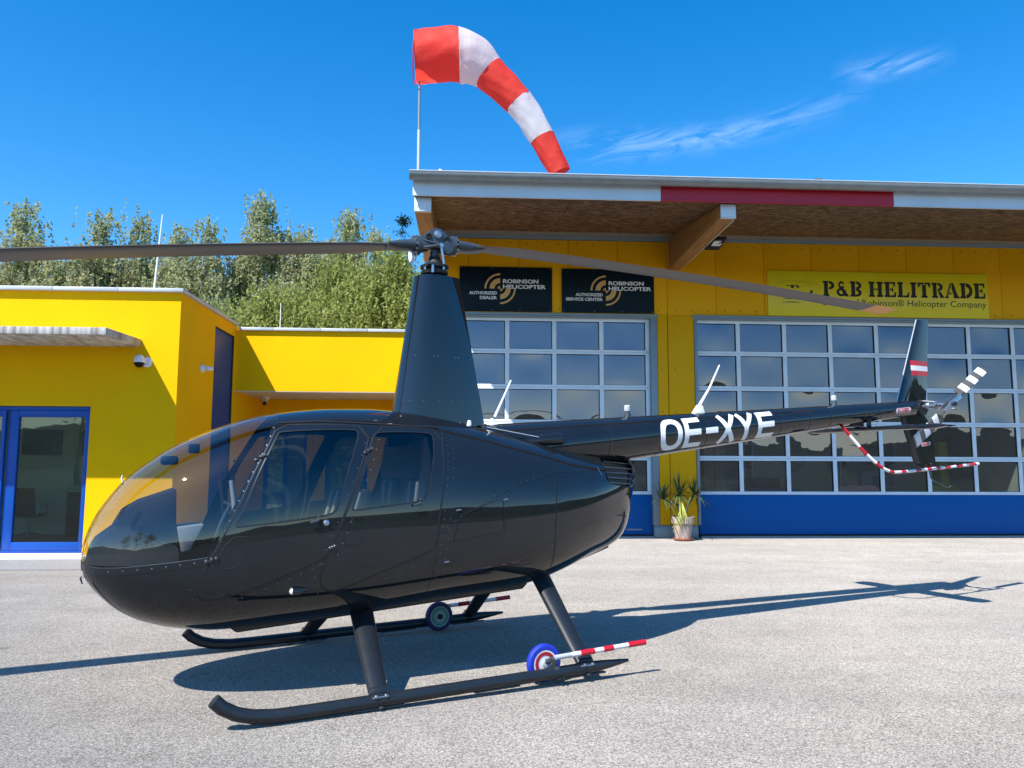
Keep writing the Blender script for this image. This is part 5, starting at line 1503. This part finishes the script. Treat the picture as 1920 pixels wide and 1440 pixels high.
for kd, x0, x1, h in (('O', 2.085, 2.33, .325), ('E', 2.355, 2.555, .315), ('-', 2.60, 2.745, .3), ('X', 2.755, 2.975, .305), ('Y', 2.985, 3.205, .30), ('E', 3.245, 3.465, .295)):
    hp_(letter(kd, x0, x1, h), 'registration_letter', M_print, BM, smooth=180, fix=False)
# antennas and beacons on the boom
m_ = MB(); m_.lathe([(.05, 0), (.045, .006), (.022, .022), (.014, .05)], (.56, 0, bc(.56) + br(.56) - .004), 'z', 14); AN = hp_(m_, 'blade_antenna', M_white)
m_ = MB(); m_.tube([(.585, 0, 1.83), (.655, 0, 1.97), (.735, 0, 2.13)], [.014, .010, .008], 8); hp_(m_, 'antenna_rod', M_white, AN)
m_ = MB(); m_.tube([(.42, -.205, 1.738), (.92, -.225, 1.651)], .0035, 6); hp_(m_, 'edge_highlight', M_cap)  # thin pale tube standing in for the bright reflection along the cowl edge
m_ = MB(); x = 2.66; zb = bc(x) + br(x)
m_.hexa([(x - .07, -.03, zb - .012), (x + .06, -.03, zb - .006), (x + .06, .03, zb - .006), (x - .07, .03, zb - .012), (x - .01, -.012, zb + .075), (x + .045, -.012, zb + .075), (x + .045, .012, zb + .075), (x - .01, .012, zb + .075)])
AN = hp_(m_, 'blade_antenna', M_white, bevel=.006)
m_ = MB(); m_.tube([(x + .018, 0, zb + .07), (2.80, 0, 2.12), (2.935, 0, 2.345)], [.017, .011, .007], 8); hp_(m_, 'antenna_rod', M_white, AN)
for x in (1.87, 4.43):
    zb = bc(x) + br(x); m_ = MB(); m_.lathe([(.034, -.004), (.030, .02), (.026, .035), (.026, .05)], (x, 0, zb), 'z', 16); BC = hp_(m_, 'beacon', M_grey_metal)
    m_ = MB(); m_.lathe([(.026, .05), (.028, .055), (.028, .095), (.02, .102), (0, .103)], (x, 0, zb), 'z', 16); hp_(m_, 'beacon_lens', M_lens, BC)
m_ = MB(); m_.lathe([(.016, 0), (.02, .02), (.014, .045), (0, .05)], (.30, -.14, 1.745), 'z', 12); hp_(m_, 'fuel_vent', M_white)

# ------------------------------------------------------------ tail surfaces
def fin(c0, c1, z0, z1, yy, th):
    rows = []
    for k in range(9):
        t = k / 8; rows.append([(x, yy + y, lerp(z0, z1, t)) for x, y in aero(lerp(c0[0], c1[0], t), lerp(c0[1], c1[1], t), lerp(th, th * .7, t), 26)])
    m_ = MB(); m_.grid(rows, closed=True); m_.add(rows[-1], [tuple(range(26))]); m_.add(rows[0], [tuple(range(26))]); return m_
UF = hp_(fin((5.44, 5.93), (5.86, 6.075), 2.0, 2.985, .05, .028), 'upper_fin', M_body, smooth=60)
LF = hp_(fin((5.44, 5.95), (5.70, 6.05), 2.0, 1.30, .05, .028), 'lower_fin', M_body, smooth=60)
m_ = MB(); m_.tube([(5.455, .05, 2.06), (5.862, .05, 2.985)], .006, 6); hp_(m_, 'fin_edge_strip', M_cap, UF)
for i, mm in enumerate((M_red, M_print, M_red)):
    z0, z1 = 2.35 + .055 * i, 2.35 + .055 * (i + 1)
    m_ = MB(); m_.add([(5.685 + .0 * i, .017, z0), (5.997, .026, z0 - .006), (5.999, .026, z1 - .006), (5.683, .017, z1)], [(0, 1, 2, 3)])
    rows = [[(lerp(5.685, 5.998, u), .05 - .0255 * naca(min(.999, max(.02, (lerp(5.685, 5.998, u) - lerp(5.44, 5.86, (z - 2) / .985)) / (lerp(5.93, 6.075, (z - 2) / .985) - lerp(5.44, 5.86, (z - 2) / .985))))) * 1.0 - .0022, z) for u in np.linspace(0, 1, 9)] for z in (z0, z1)]
    m_ = MB(); m_.grid(rows); hp_(m_, 'flag_stripe', mm, UF, smooth=180, fix=False)
m_ = MB()
rows = []
for k in range(17):
    y = lerp(-.84, .84, k / 16); e = min(1, (.84 - abs(y)) / .05 + .05)
    rows.append([(x, y, 1.752 + zz * 1.0) for x, zz in aero(4.885 + .06 * (1 - e), 5.175 - .05 * (1 - e), .027 * max(.25, e), 22)])
m_.grid(rows, closed=True); m_.add(rows[0], [tuple(range(22))]); m_.add(rows[-1], [tuple(range(22))]); ST_ = hp_(m_, 'horizontal_stabiliser', M_body, smooth=60)
for y in (-.085, .06):
    m_ = MB(); m_.box(4.80, 4.865, y, y + .012, 1.745, 1.95); m_.box(4.80, 5.1, y, y + .012, 1.745, 1.775); hp_(m_, 'stabiliser_bracket', M_body, bevel=.004)
m_ = MB(); m_.box(4.62, 4.80, -.05, .05, 1.775, 1.84); hp_(m_, 'strobe_mount', M_black, bevel=.01)
# tail rotor
TX, TY, TZ = 5.755, -.36, 2.005
m_ = MB(); m_.lathe([(.075, -.06), (.082, -.02), (.06, .05), (.045, .08)], (TX - .05, -.02, TZ - .03), 'y', 16); m_.lathe([(.05, -.03), (.078, .0), (.076, .06)], (5.75, 0, 2.0), 'x', 16); TG = hp_(m_, 'tail_gearbox', M_black)
m_ = MB(); m_.tube([(TX - .04, -.06, TZ - .01), (TX, TY + .03, TZ)], [.024, .020], 10); m_.lathe([(.035, -.14), (.042, -.13), (.042, -.10), (.03, -.09)], (TX - .02, 0, TZ), 'y', 14); m_.lathe([(.03, -.24), (.045, -.23), (.045, -.205), (.03, -.2)], (TX - .01, 0, TZ), 'y', 14); hp_(m_, 'tail_rotor_shaft', M_steel)
m_ = MB(); m_.tube([(TX - .08, -.10, TZ + .05), (TX - .02, -.22, TZ + .03)], .008, 6); m_.tube([(TX + .04, -.23, TZ - .03), (TX + .09, -.36, TZ - .05)], .008, 6); m_.tube([(TX - .05, -.23, TZ + .0), (TX - .09, -.36, TZ - .02)], .008, 6); hp_(m_, 'pitch_links', M_grey_metal)
ud = Vector((.853, 0, .522)).normalized(); vd = Vector((-ud.z, 0, ud.x))
def TP(r, c, y): return Vector((TX, TY, TZ)) + ud * r + vd * c + Vector((0, y, 0))
m_ = MB()
for y in (-.035, .028):
    m_.add([tuple(TP(a, b, y + o)) for o in (0, .008) for a, b in ((-.17, -.022), (.17, -.022), (.17, .022), (.04, .045), (-.04, .045), (-.17, .022))], [(5, 4, 3, 2, 1, 0), (6, 7, 8, 9, 10, 11)] + [(i, (i + 1) % 6, (i + 1) % 6 + 6, i + 6) for i in range(6)])
THB = hp_(m_, 'tail_rotor_hub', M_steel, bevel=.003)
m_ = MB(); m_.tube([TP(0, 0, -.06), TP(0, 0, .05)], .024, 12); hp_(m_, 'hub_bolt', M_rubber, THB)
M_tdark = M_blade
for sg in (-1, 1):
    def trow(r):
        row = []; tw = R(38) if sg > 0 else R(-6)
        for x, y in aero(-.3, .7, .055, 18):
            c_, t_ = x * (.105 if sg > 0 else .135) * sg, y * .115 * 1.3
            row.append(tuple(TP(sg * r, c_ * math.cos(tw) - t_ * math.sin(tw), c_ * math.sin(tw) + t_ * math.cos(tw))))
        return row
    m_ = MB(); m_.tube([TP(sg * .13, 0, 0), TP(sg * .25, 0, 0)], [.020, .026], 10)
    rows = [trow(r) for r in (.19, .27)]; m_.grid(rows, closed=True); m_.add(rows[0], [tuple(range(18))])
    TB = hp_(m_, 'tail_rotor_blade', M_tdark, smooth=60)
    bands = [(.27, .36, M_print), (.36, .45, M_tdark), (.45, .54, M_print), (.54, .62, M_tdark), (.62, .715, M_print), (.715, .737, M_tdark)]
    for a_, b_, mm in bands:
        m_ = MB(); rows = [trow(a_ + .0003), trow(b_)]; m_.grid(rows, closed=True)
        if b_ > .73: m_.add(rows[-1], [tuple(range(18))])
        hp_(m_, 'blade_band', mm, TB, smooth=60)
# striped guard tube
gp = [(4.455, -.06, 1.78), (4.56, -.10, 1.64), (4.66, -.14, 1.515), (4.78, -.18, 1.395), (4.87, -.20, 1.335), (4.96, -.21, 1.305), (5.05, -.21, 1.297), (5.62, -.20, 1.325), (6.43, -.18, 1.365)]
def sub(pts, a, b):
    L = [0]
    for i in range(len(pts) - 1): L.append(L[-1] + (Vector(pts[i + 1]) - Vector(pts[i])).length)
    T_ = L[-1]; a *= T_; b *= T_
    def at(s_):
        for i in range(len(pts) - 1):
            if s_ <= L[i + 1] + 1e-9: return Vector(pts[i]).lerp(Vector(pts[i + 1]), (s_ - L[i]) / (L[i + 1] - L[i]))
        return Vector(pts[-1])
    return [at(a)] + [Vector(pts[i]) for i in range(len(pts)) if a < L[i] < b] + [at(b)]
gs_ = chaikin(gp, 2, False)
cuts = [0, .055, .125, .175, .235, .275, .315, .345, .395, .43, .50, .54, .585, .62, .655, .685, .72, .765, .81, .865, .915, .975, 1]
GT = None
for i in range(len(cuts) - 1):
    m_ = MB(); m_.tube(sub(gs_, cuts[i] + .0004, cuts[i + 1]), .0165, 10)
    o = hp_(m_, 'guard_band' if GT else 'tail_rotor_guard', M_red if i % 2 == 0 else M_print, GT)
    GT = GT or o
m_ = MB(); m_.tube([(5.93, .05, 1.30), (5.94, .05, 1.22), (5.98, .05, 1.18), (6.20, .05, 1.105), (6.245, .05, 1.105), (6.265, .05, 1.125)], [.014, .010, .007, .006, .006, .005], 8); hp_(m_, 'tail_skid', M_grey_metal, LF)
m_ = MB(); m_.tube([(5.935, .02, 1.30), (5.95, -.19, 1.345)], .010, 8); hp_(m_, 'guard_clamp', M_black)
# DANGER arrows: white plates with red print
def danger(fn, parent, s_):
    def P(pts): return pts
    m_ = MB(); w, h = .185 * s_, .031 * s_
    pl = [(-w, 0), (-w + .045 * s_, -h * 1.9), (-w + .045 * s_, -h * 1.35), (w - .045 * s_, -h * 1.35), (w - .045 * s_, -h * 1.9), (w, 0), (w - .045 * s_, h * 1.9), (w - .045 * s_, h * 1.35), (-w + .045 * s_, h * 1.35), (-w + .045 * s_, h * 1.9)]
    rows = []
    for i in range(25):
        x = lerp(-w, w, i / 24); e = abs(x); hh = h * 1.35 if e < w - .045 * s_ else max(.0005, h * 1.9 * (w - e) / (.045 * s_))
        rows.append([fn(x, lerp(-hh, hh, j / 4), .0015) for j in range(5)])
    m_.grid(rows); D_ = hp_(m_, 'warning_decal', M_print, parent, smooth=180, fix=False)
    F = Flat().add(text2d('DANGER', w * 1.5, h * 1.9, .06), -w * .75, -h * .95)
    for sg in (-1, 1): F.add(([(sg * (w - .015 * s_), 0), (sg * (w - .043 * s_), h * 1.1), (sg * (w - .043 * s_), -h * 1.1)], [(0, 1, 2)]))
    for sg in (-1, 1): F.add(rect(-w * .74, w * .74, sg * h * 1.12 - .0025 * s_, sg * h * 1.12 + .0025 * s_))
    return F.put(MB(), lambda x, y: fn(x, y, .0028))
m_ = danger(lambda x, y, o: on_boom(5.375 + x, y - .012, o), BM, .70); hp_(m_, 'warning_lettering', M_red, BM, smooth=180, fix=False)
def on_fin(x, y, o):
    px_, pz = 5.872 + x, 1.592 + y + x * .10
    t = (2.0 - pz) / .7; a_, b_ = lerp(5.44, 5.70, t), lerp(5.95, 6.05, t); u = min(.995, max(.01, (px_ - a_) / (b_ - a_)))
    return (px_, .05 - lerp(.028, .0196, t) * naca(u) - o, pz)
m_ = danger(on_fin, LF, .50); hp_(m_, 'warning_lettering', M_red, LF, smooth=180, fix=False)

# ------------------------------------------------------------ landing gear
for s_ in (-1, 1):
    y = s_ * 1.0
    pts = [(-1.605, y, .205), (-1.56, y, .160), (-1.49, y, .118), (-1.40, y, .090), (-1.28, y, .075), (-1.10, y, .072), (-.6, y, .072), (0, y, .072), (.5, y, .072), (.80, y, .074)]
    m_ = MB(); m_.tube(pts, .039, 18); SK = hp_(m_, 'skid_tube', M_skid)
    m_ = MB()
    rows = []
    for k in range(8):
        t = k / 7; x = .80 + .31 * t; hh = lerp(.039, .010, t ** 1.3); ww = lerp(.039, .016, t ** 1.5)
        rows.append([(x, y + ww * math.cos(6.28318 * q / 18), .074 + .010 * t + hh * math.sin(6.28318 * q / 18)) for q in range(18)])
    m_.grid(rows, closed=True); m_.add(rows[-1], [tuple(range(18))]); hp_(m_, 'skid_tail', M_skid, SK)
    for x in (-.68, .76, .1):
        m_ = MB(); m_.box(x - .16, x + .16, y - .018, y + .018, .026, .036); hp_(m_, 'wear_shoe', M_grey_metal, SK, bevel=.003)
    for (xt, zt, yt, xf, sc_w) in ((-.595, .47, .36, -.675, 1.0), (.79, .60, .36, .768, .98)):
        rows = []
        for k in range(9):
            t = k / 8; c = Vector((lerp(xt, xf, t), s_ * lerp(yt - .06, .985, t), lerp(zt + .03, .10, t)))
            ca, cb = lerp(.082, .060, t) * sc_w, lerp(.042, .032, t)
            d_ = Vector((0, s_ * (.985 - yt), .10 - zt)).normalized(); nn = Vector((1, 0, 0)).cross(d_).normalized()
            rows.append([tuple(c + Vector((1, 0, 0)) * ca * math.cos(6.28318 * q / 24) + nn * cb * math.sin(6.28318 * q / 24)) for q in range(24)])
        m_ = MB(); m_.grid(rows, closed=True); m_.add(rows[-1], [tuple(range(24))]); LG = hp_(m_, 'landing_strut', M_skid, smooth=60)
        m_ = MB(); m_.tube([(xf - .045, y - s_ * .02 - .0, .118), (xf + .05, y - s_ * .02, .118)], .030, 12); m_.box(xf - .05, xf + .05, y - .036, y + .036, .085, .115); hp_(m_, 'strut_shoe', M_skid, LG, bevel=.004)
        m_ = MB()
        for dx in (-.03, .03): m_.lathe([(.011, 0), (.011, -s_ * -.010), (.006, s_ * .014)], (xf + dx, y + s_ * .032, .105), 'y', 8)
        m_.tube([(xf - .05, y + s_ * .034, .10), (xf + .05, y + s_ * .034, .10)], .006, 6); hp_(m_, 'strut_bolts', M_steel, LG)
        m_ = MB(); m_.box(xf - .012, xf + .012, y - .042, y + .042, .030, .046); hp_(m_, 'clamp', M_grey_metal, SK, bevel=.003)
# belly pan
m_ = MB(); m_.hexa([(-1.40, -.30, .412), (.66, -.30, .512), (.66, .30, .512), (-1.40, .30, .412), (-1.45, -.32, .455), (.70, -.32, .56), (.70, .32, .56), (-1.45, .32, .455)]); hp_(m_, 'belly_pan', M_skid, bevel=.012)
m_ = MB(); m_.hexa([(.74, -.26, .548), (1.56, -.12, .745), (1.56, .12, .745), (.74, .26, .548), (.74, -.28, .60), (1.56, -.14, .80), (1.56, .14, .80), (.74, .28, .60)]); hp_(m_, 'rear_belly_pan', M_skid, bevel=.012)

# ================================================================== ground handling wheels
def handling_wheel(name, label, cx, cy, cz, side, tyre, ring, disc, hub, hz):
    T_ = Thing(name, label, 'wheel', (-.6256, 6.0252, 0), 'heli', rot=(0, -.0205, .4635), group='ground handling wheels on the skids')
    def L(prof, mm, nm, parent=None):
        m_ = MB(); m_.lathe(prof, (cx, cy, cz), 'y', 36, cap=False); return T_.part(nm, m_, mm, parent)
    TY_ = L([(.088, -.024), (.100, -.027), (.116, -.024), (.124, -.012), (.124, .012), (.116, .024), (.100, .027), (.088, .024), (.088, -.024)], tyre, 'tyre')
    for sg in (-1, 1):
        yy = sg * .022
        m_ = MB(); m_.lathe([(.0, yy), (.088, yy)], (cx, cy, cz), 'y', 36, cap=False); T_.part('disc', m_, disc, TY_, smooth=0)
        m_ = MB(); m_.lathe([(.052, yy + sg * .002), (.076, yy + sg * .002)], (cx, cy, cz), 'y', 36, cap=False); T_.part('ring', m_, ring, TY_, smooth=0)
        m_ = MB(); m_.lathe([(.024, yy + sg * .003), (.024, yy + sg * .014), (.012, yy + sg * .016), (0, yy + sg * .016)], (cx, cy, cz), 'y', 18, cap=False); T_.part('hub', m_, hub, TY_)
    if ring is M_green:
        m_ = MB(); m_.lathe([(.060, -.0245), (.066, -.0245)], (cx, cy, cz), 'y', 36, cap=False); T_.part('thin_ring', m_, disc, TY_, smooth=0)
    o = side * .075
    m_ = MB(); m_.tube([(cx, cy, cz), (cx + .02, cy + o, cz + .03)], .018, 10); m_.tube([(cx + .03, cy + o * 1.2, cz + .05), (cx + .05, cy + o * .9, cz - .03)], .02, 8); m_.box(cx + .035, cx + .065, cy + o - .03, cy + o + .03, cz - .095, cz - .01); T_.part('axle_bracket', m_, M_grey_metal, bevel=.003)
    m_ = MB(); m_.box(cx + .05, cx + .11, cy + o - .035, cy + o + .035, cz - .10, cz - .07); m_.tube([(cx + .055, cy + side * .115, cz - .09), (cx + .055, cy + side * .128, cz - .09)], .008, 8); m_.tube([(cx + .085, cy + side * .115, cz - .09), (cx + .085, cy + side * .128, cz - .09)], .008, 8); T_.part('skid_clamp', m_, M_black, bevel=.003)
    a = Vector((cx + .03, cy + side * .10, hz)); b = Vector((cx + .75, cy + side * .115, hz + .022))
    cuts = [(0, .17, M_cap), (.17, .27, M_white), (.27, .42, M_red), (.42, .52, M_white), (.52, .63, M_red), (.63, .80, M_white), (.80, 1, M_red)]
    H_ = None
    for i, (u0, u1, mm) in enumerate(cuts):
        m_ = MB(); m_.tube([a.lerp(b, u0 + .0006), a.lerp(b, u1)], .0165 if mm is not M_red else .019, 14); o_ = T_.part('lever_band' if H_ else 'lever', m_, mm, H_); H_ = H_ or o_
handling_wheel('handling_wheel', 'blue-tyred ground handling wheel clamped to the near skid, red and white lever', .484, -.925, .128, -1, M_tyre_blue, M_ringred, M_white, M_cap, .178)
handling_wheel('handling_wheel', 'navy and green ground handling wheel clamped to the far skid', .454, .925, .128, 1, M_tyre_navy, M_green, M_palegrn, M_rubber, .185)

# ================================================================== trees
def tree(name, label, s, d, h, w, kind, leafm, nl, seed, base=.12, bark=None, group='trees behind the office roof', lean=0.0):
    rg = np.random.default_rng(seed); rr = random.Random(seed)
    loc = site(s, d) if d > 0 else Vector((s, d, 0))
    T_ = Thing(name, label, 'tree', tuple(loc), 'world', group=group)
    org = Vector(loc)
    tk = MB(); top = .84
    pts = [(org.x + lean * h * t + .12 * math.sin(3 * t + seed), org.y + .10 * math.cos(2.3 * t + seed), h * t * top) for t in np.linspace(0, 1, 9)]
    r0 = .009 * h + .03
    tk.tube(pts, [r0 * (1 - .93 * t) + .008 for t in np.linspace(0, 1, 9)], 8)
    tips = []
    nb = 44 if kind != 'conifer' else 60
    for k in range(nb):
        uu = (k + rr.random() * .6) / nb
        t = lerp(base + .05, .97, uu ** (.55 if kind != 'conifer' else 1.0)); i = min(7, int(t * 8)); u = t * 8 - i; p0 = Vector(pts[i]).lerp(Vector(pts[i + 1]), u)
        A = rr.uniform(0, 6.283) if kind != 'conifer' else k * 2.4
        prof = {'birch': min(1.0, .42 + 1.55 * (1 - t)) * (.55 + .45 * min(1, t / .35)), 'willow': min(1.0, .35 + 1.7 * (1 - t)), 'conifer': 1.05 - t}[kind]
        L = w * prof * rr.uniform(.55, 1.15)
        rise = {'birch': rr.uniform(.35, .9), 'willow': rr.uniform(.2, .7), 'conifer': rr.uniform(-.15, .1)}[kind]
        p1 = p0 + Vector((math.cos(A) * L * .55, math.sin(A) * L * .55, L * rise * .6)); p2 = p0 + Vector((math.cos(A) * L, math.sin(A) * L, L * rise * (.75 if kind != 'conifer' else 1)))
        tk.tube([p0, p1, p2], [max(.008, r0 * .38 * (1 - t) + .012), .014, .005], 5, cap=False)
        tips += [(p0, p1, p2, L)]
    # leaves: clumps of small faces round the limbs, hanging strands for birch and willow
    e_ = Vector(pts[-1]); tips += [(e_, e_ + Vector((.1, 0, h * .06)), e_ + Vector((.15, .05, h * .12)), w * (.55 if kind != 'conifer' else .16))] * (3 if kind != 'conifer' else 1)
    tk.tube([e_, e_ + Vector((.1, 0, h * .06)), e_ + Vector((.15, .05, h * .12))], [.02, .012, .004], 5, cap=False)
    nl = int(nl * 6.0)
    per = nl // len(tips); C = []
    for p0, p1, p2, L in tips:
        wgt = max(.55, L / w) * (1.0 if p0.z > .5 * h or kind == 'conifer' else .35)
        n = int(per * wgt * 1.15)
        nc = max(4, int(11 * wgt))
        for c in range(nc):
            u = rr.uniform(.30, 1.05); a = (p0.lerp(p1, u * 2) if u < .5 else p1.lerp(p2, (u - .5) * 2))
            m = max(4, n // nc)
            if kind in ('birch', 'willow'):
                cr = rr.uniform(.20, .40) * (1.0 if kind == 'birch' else 1.25) * (w / 2.2) ** .5; hang = rr.uniform(.6, 1.9) * (1 if kind == 'birch' else 1.5)
                ns = max(3, m // 10)
                sx, sy = rg.normal(0, cr, ns), rg.normal(0, cr, ns); sz = rg.normal(0, cr * .5, ns)
                idx = rg.integers(0, ns, m); tt = rg.random(m) ** .8
                C.append(np.stack([a.x + sx[idx] * (1 + .12 * tt) + rg.normal(0, .035, m), a.y + sy[idx] * (1 + .12 * tt) + rg.normal(0, .035, m), a.z + sz[idx] + .12 - hang * tt * (.5 + .5 * rg.random(ns)[idx])], 1))
            else:
                cr = .16; C.append(np.stack([a.x + rg.normal(0, cr, m), a.y + rg.normal(0, cr, m), a.z + rg.normal(0, cr * .6, m)], 1))
    T_.part('trunk', MBo(tk, org), bark or M_bark)
    C = np.concatenate(C); C = C[C[:, 2] > .8]
    N = len(C)
    sz = rg.uniform(.042, .078, N) * (1.0 if kind != 'conifer' else .9) * (1.15 if kind == 'willow' else 1)
    n = rg.normal(0, 1, (N, 3)); n /= np.linalg.norm(n, axis=1, keepdims=True)
    dn = np.array([0, 0, -1.0]) * (.9 if kind != 'conifer' else .1) + rg.normal(0, .55, (N, 3))
    t1 = dn - n * (dn * n).sum(1, keepdims=True); t1 /= np.linalg.norm(t1, axis=1, keepdims=True); t2 = np.cross(n, t1)
    a_, b_ = sz[:, None] * (1.35 if kind != 'birch' else 1.15), sz[:, None] * (.5 if kind != 'birch' else .75)
    V = np.stack([C - t1 * a_, C + t2 * b_, C + t1 * a_, C - t2 * b_], 1).reshape(-1, 3) - np.array(org)
    me = bpy.data.meshes.new('crown')
    me.vertices.add(4 * N); me.vertices.foreach_set('co', V.astype(np.float32).ravel())
    me.loops.add(4 * N); me.loops.foreach_set('vertex_index', np.arange(4 * N, dtype=np.int32))
    me.polygons.add(N); me.polygons.foreach_set('loop_start', np.arange(0, 4 * N, 4, dtype=np.int32)); me.polygons.foreach_set('loop_total', np.full(N, 4, dtype=np.int32))
    me.update(calc_edges=True); me.materials.append(leafm)
    T_.part('crown', me, None)
def MBo(mb, org): return mb   # coordinates are world; the Thing subtracts its origin
B, W_, K_ = 'birch', 'willow', 'conifer'
for i, (nm, lb, s, d, h, w, kd, lm, nl) in enumerate([
    ('birch_tree', 'leftmost birch with a loose pointed crown, cut by the left edge of the picture', -19.3, 34, 13.3, 1.9, B, M_leaf_birch, 5200),
    ('birch_tree', 'low pale birch behind the left end of the office roof', -21.0, 36, 10.2, 2.4, B, M_leaf_birch, 4200),
    ('birch_tree', 'short birch in the dip right of the leftmost birch', -17.4, 33, 10.4, 2.0, B, M_leaf_birch, 4200),
    ('birch_tree', 'tall twin-topped birch left of the thin antenna rod', -15.9, 34, 12.9, 1.8, B, M_leaf_birch, 5200),
    ('birch_tree', 'birch crown merging with the twin-topped birch on its right', -14.7, 34.8, 13.0, 1.9, B, M_leaf_birch, 5000),
    ('birch_tree', 'slim birch directly behind the thin antenna rod', -12.9, 34, 12.4, 1.5, B, M_leaf_birch, 3800),
    ('birch_tree', 'airy birch with bare limbs above the blue side window', -11.3, 33, 12.4, 1.8, B, M_leaf_birch, 4000),
    ('birch_tree', 'tallest birch, rising above the rotor blade in the middle of the row', -9.2, 34, 13.9, 2.2, B, M_leaf_birch, 7000),
    ('birch_tree', 'birch with brownish hanging twigs right of the tallest birch', -7.4, 34.5, 12.6, 1.9, B, M_leaf_birch, 5600),
    ('birch_tree', 'birch behind the green willow, topped by a single spire', -5.4, 35, 13.6, 1.9, B, M_leaf_birch, 6000),
    ('birch_tree', 'rounded birch just left of the dark conifer', -4.2, 34, 12.3, 1.8, B, M_leaf_birch, 5000),
    ('willow_tree', 'bright yellow-green willow low above the recessed wing roof', -7.6, 29, 8.4, 2.3, W_, M_leaf_will, 7500),
    ('willow_tree', 'broad green willow behind the middle of the wing roof', -5.3, 30, 9.8, 2.5, W_, M_leaf_will, 9000),
    ('willow_tree', 'light green willow beside the rotor mast', -2.9, 29, 10.3, 2.4, W_, M_leaf_will, 9500),
    ('conifer_tree', 'dark conifer top showing left of the hangar eave', -3.3, 38, 14.2, 1.5, K_, M_leaf_con, 7000),
    ('birch_tree', 'distant birch filling the gap left of the twin-topped birch', -19.2, 38, 11.6, 2.4, B, M_leaf_birch, 5000),
    ('birch_tree', 'distant birch low between the antenna rod and the airy birch', -14.6, 38, 11.8, 2.4, B, M_leaf_birch, 5000),
    ('birch_tree', 'distant birch low behind the tallest birch', -10.9, 38, 12.2, 2.5, B, M_leaf_birch, 5500),
    ('birch_tree', 'distant birch behind the broad green willow', -8.0, 38, 12.6, 2.4, B, M_leaf_birch, 5500),
    ('birch_tree', 'small leafy birch just above the corner of the office roof', -9.9, 30, 8.2, 2.0, B, M_leaf_birch, 5500),
]):
    tree(nm, lb, s, d, h, w * 1.12, kd, lm, nl, 100 + i, bark=M_bark if kd == B else M_bark2)
# a few trees behind the photographer, seen only in reflections
for i, (x, y, h, w) in enumerate(((-26, -34, 15, 4.5), (-34, -30, 13, 4.5), (-20, -38, 12, 4))):
    tree('birch_tree', ('tall', 'broad', 'slender')[i] + ' birch at the edge of the apron behind the photographer', x, y, h, w, B, M_leaf_birch, 3500, 300 + i, group='trees behind the photographer')
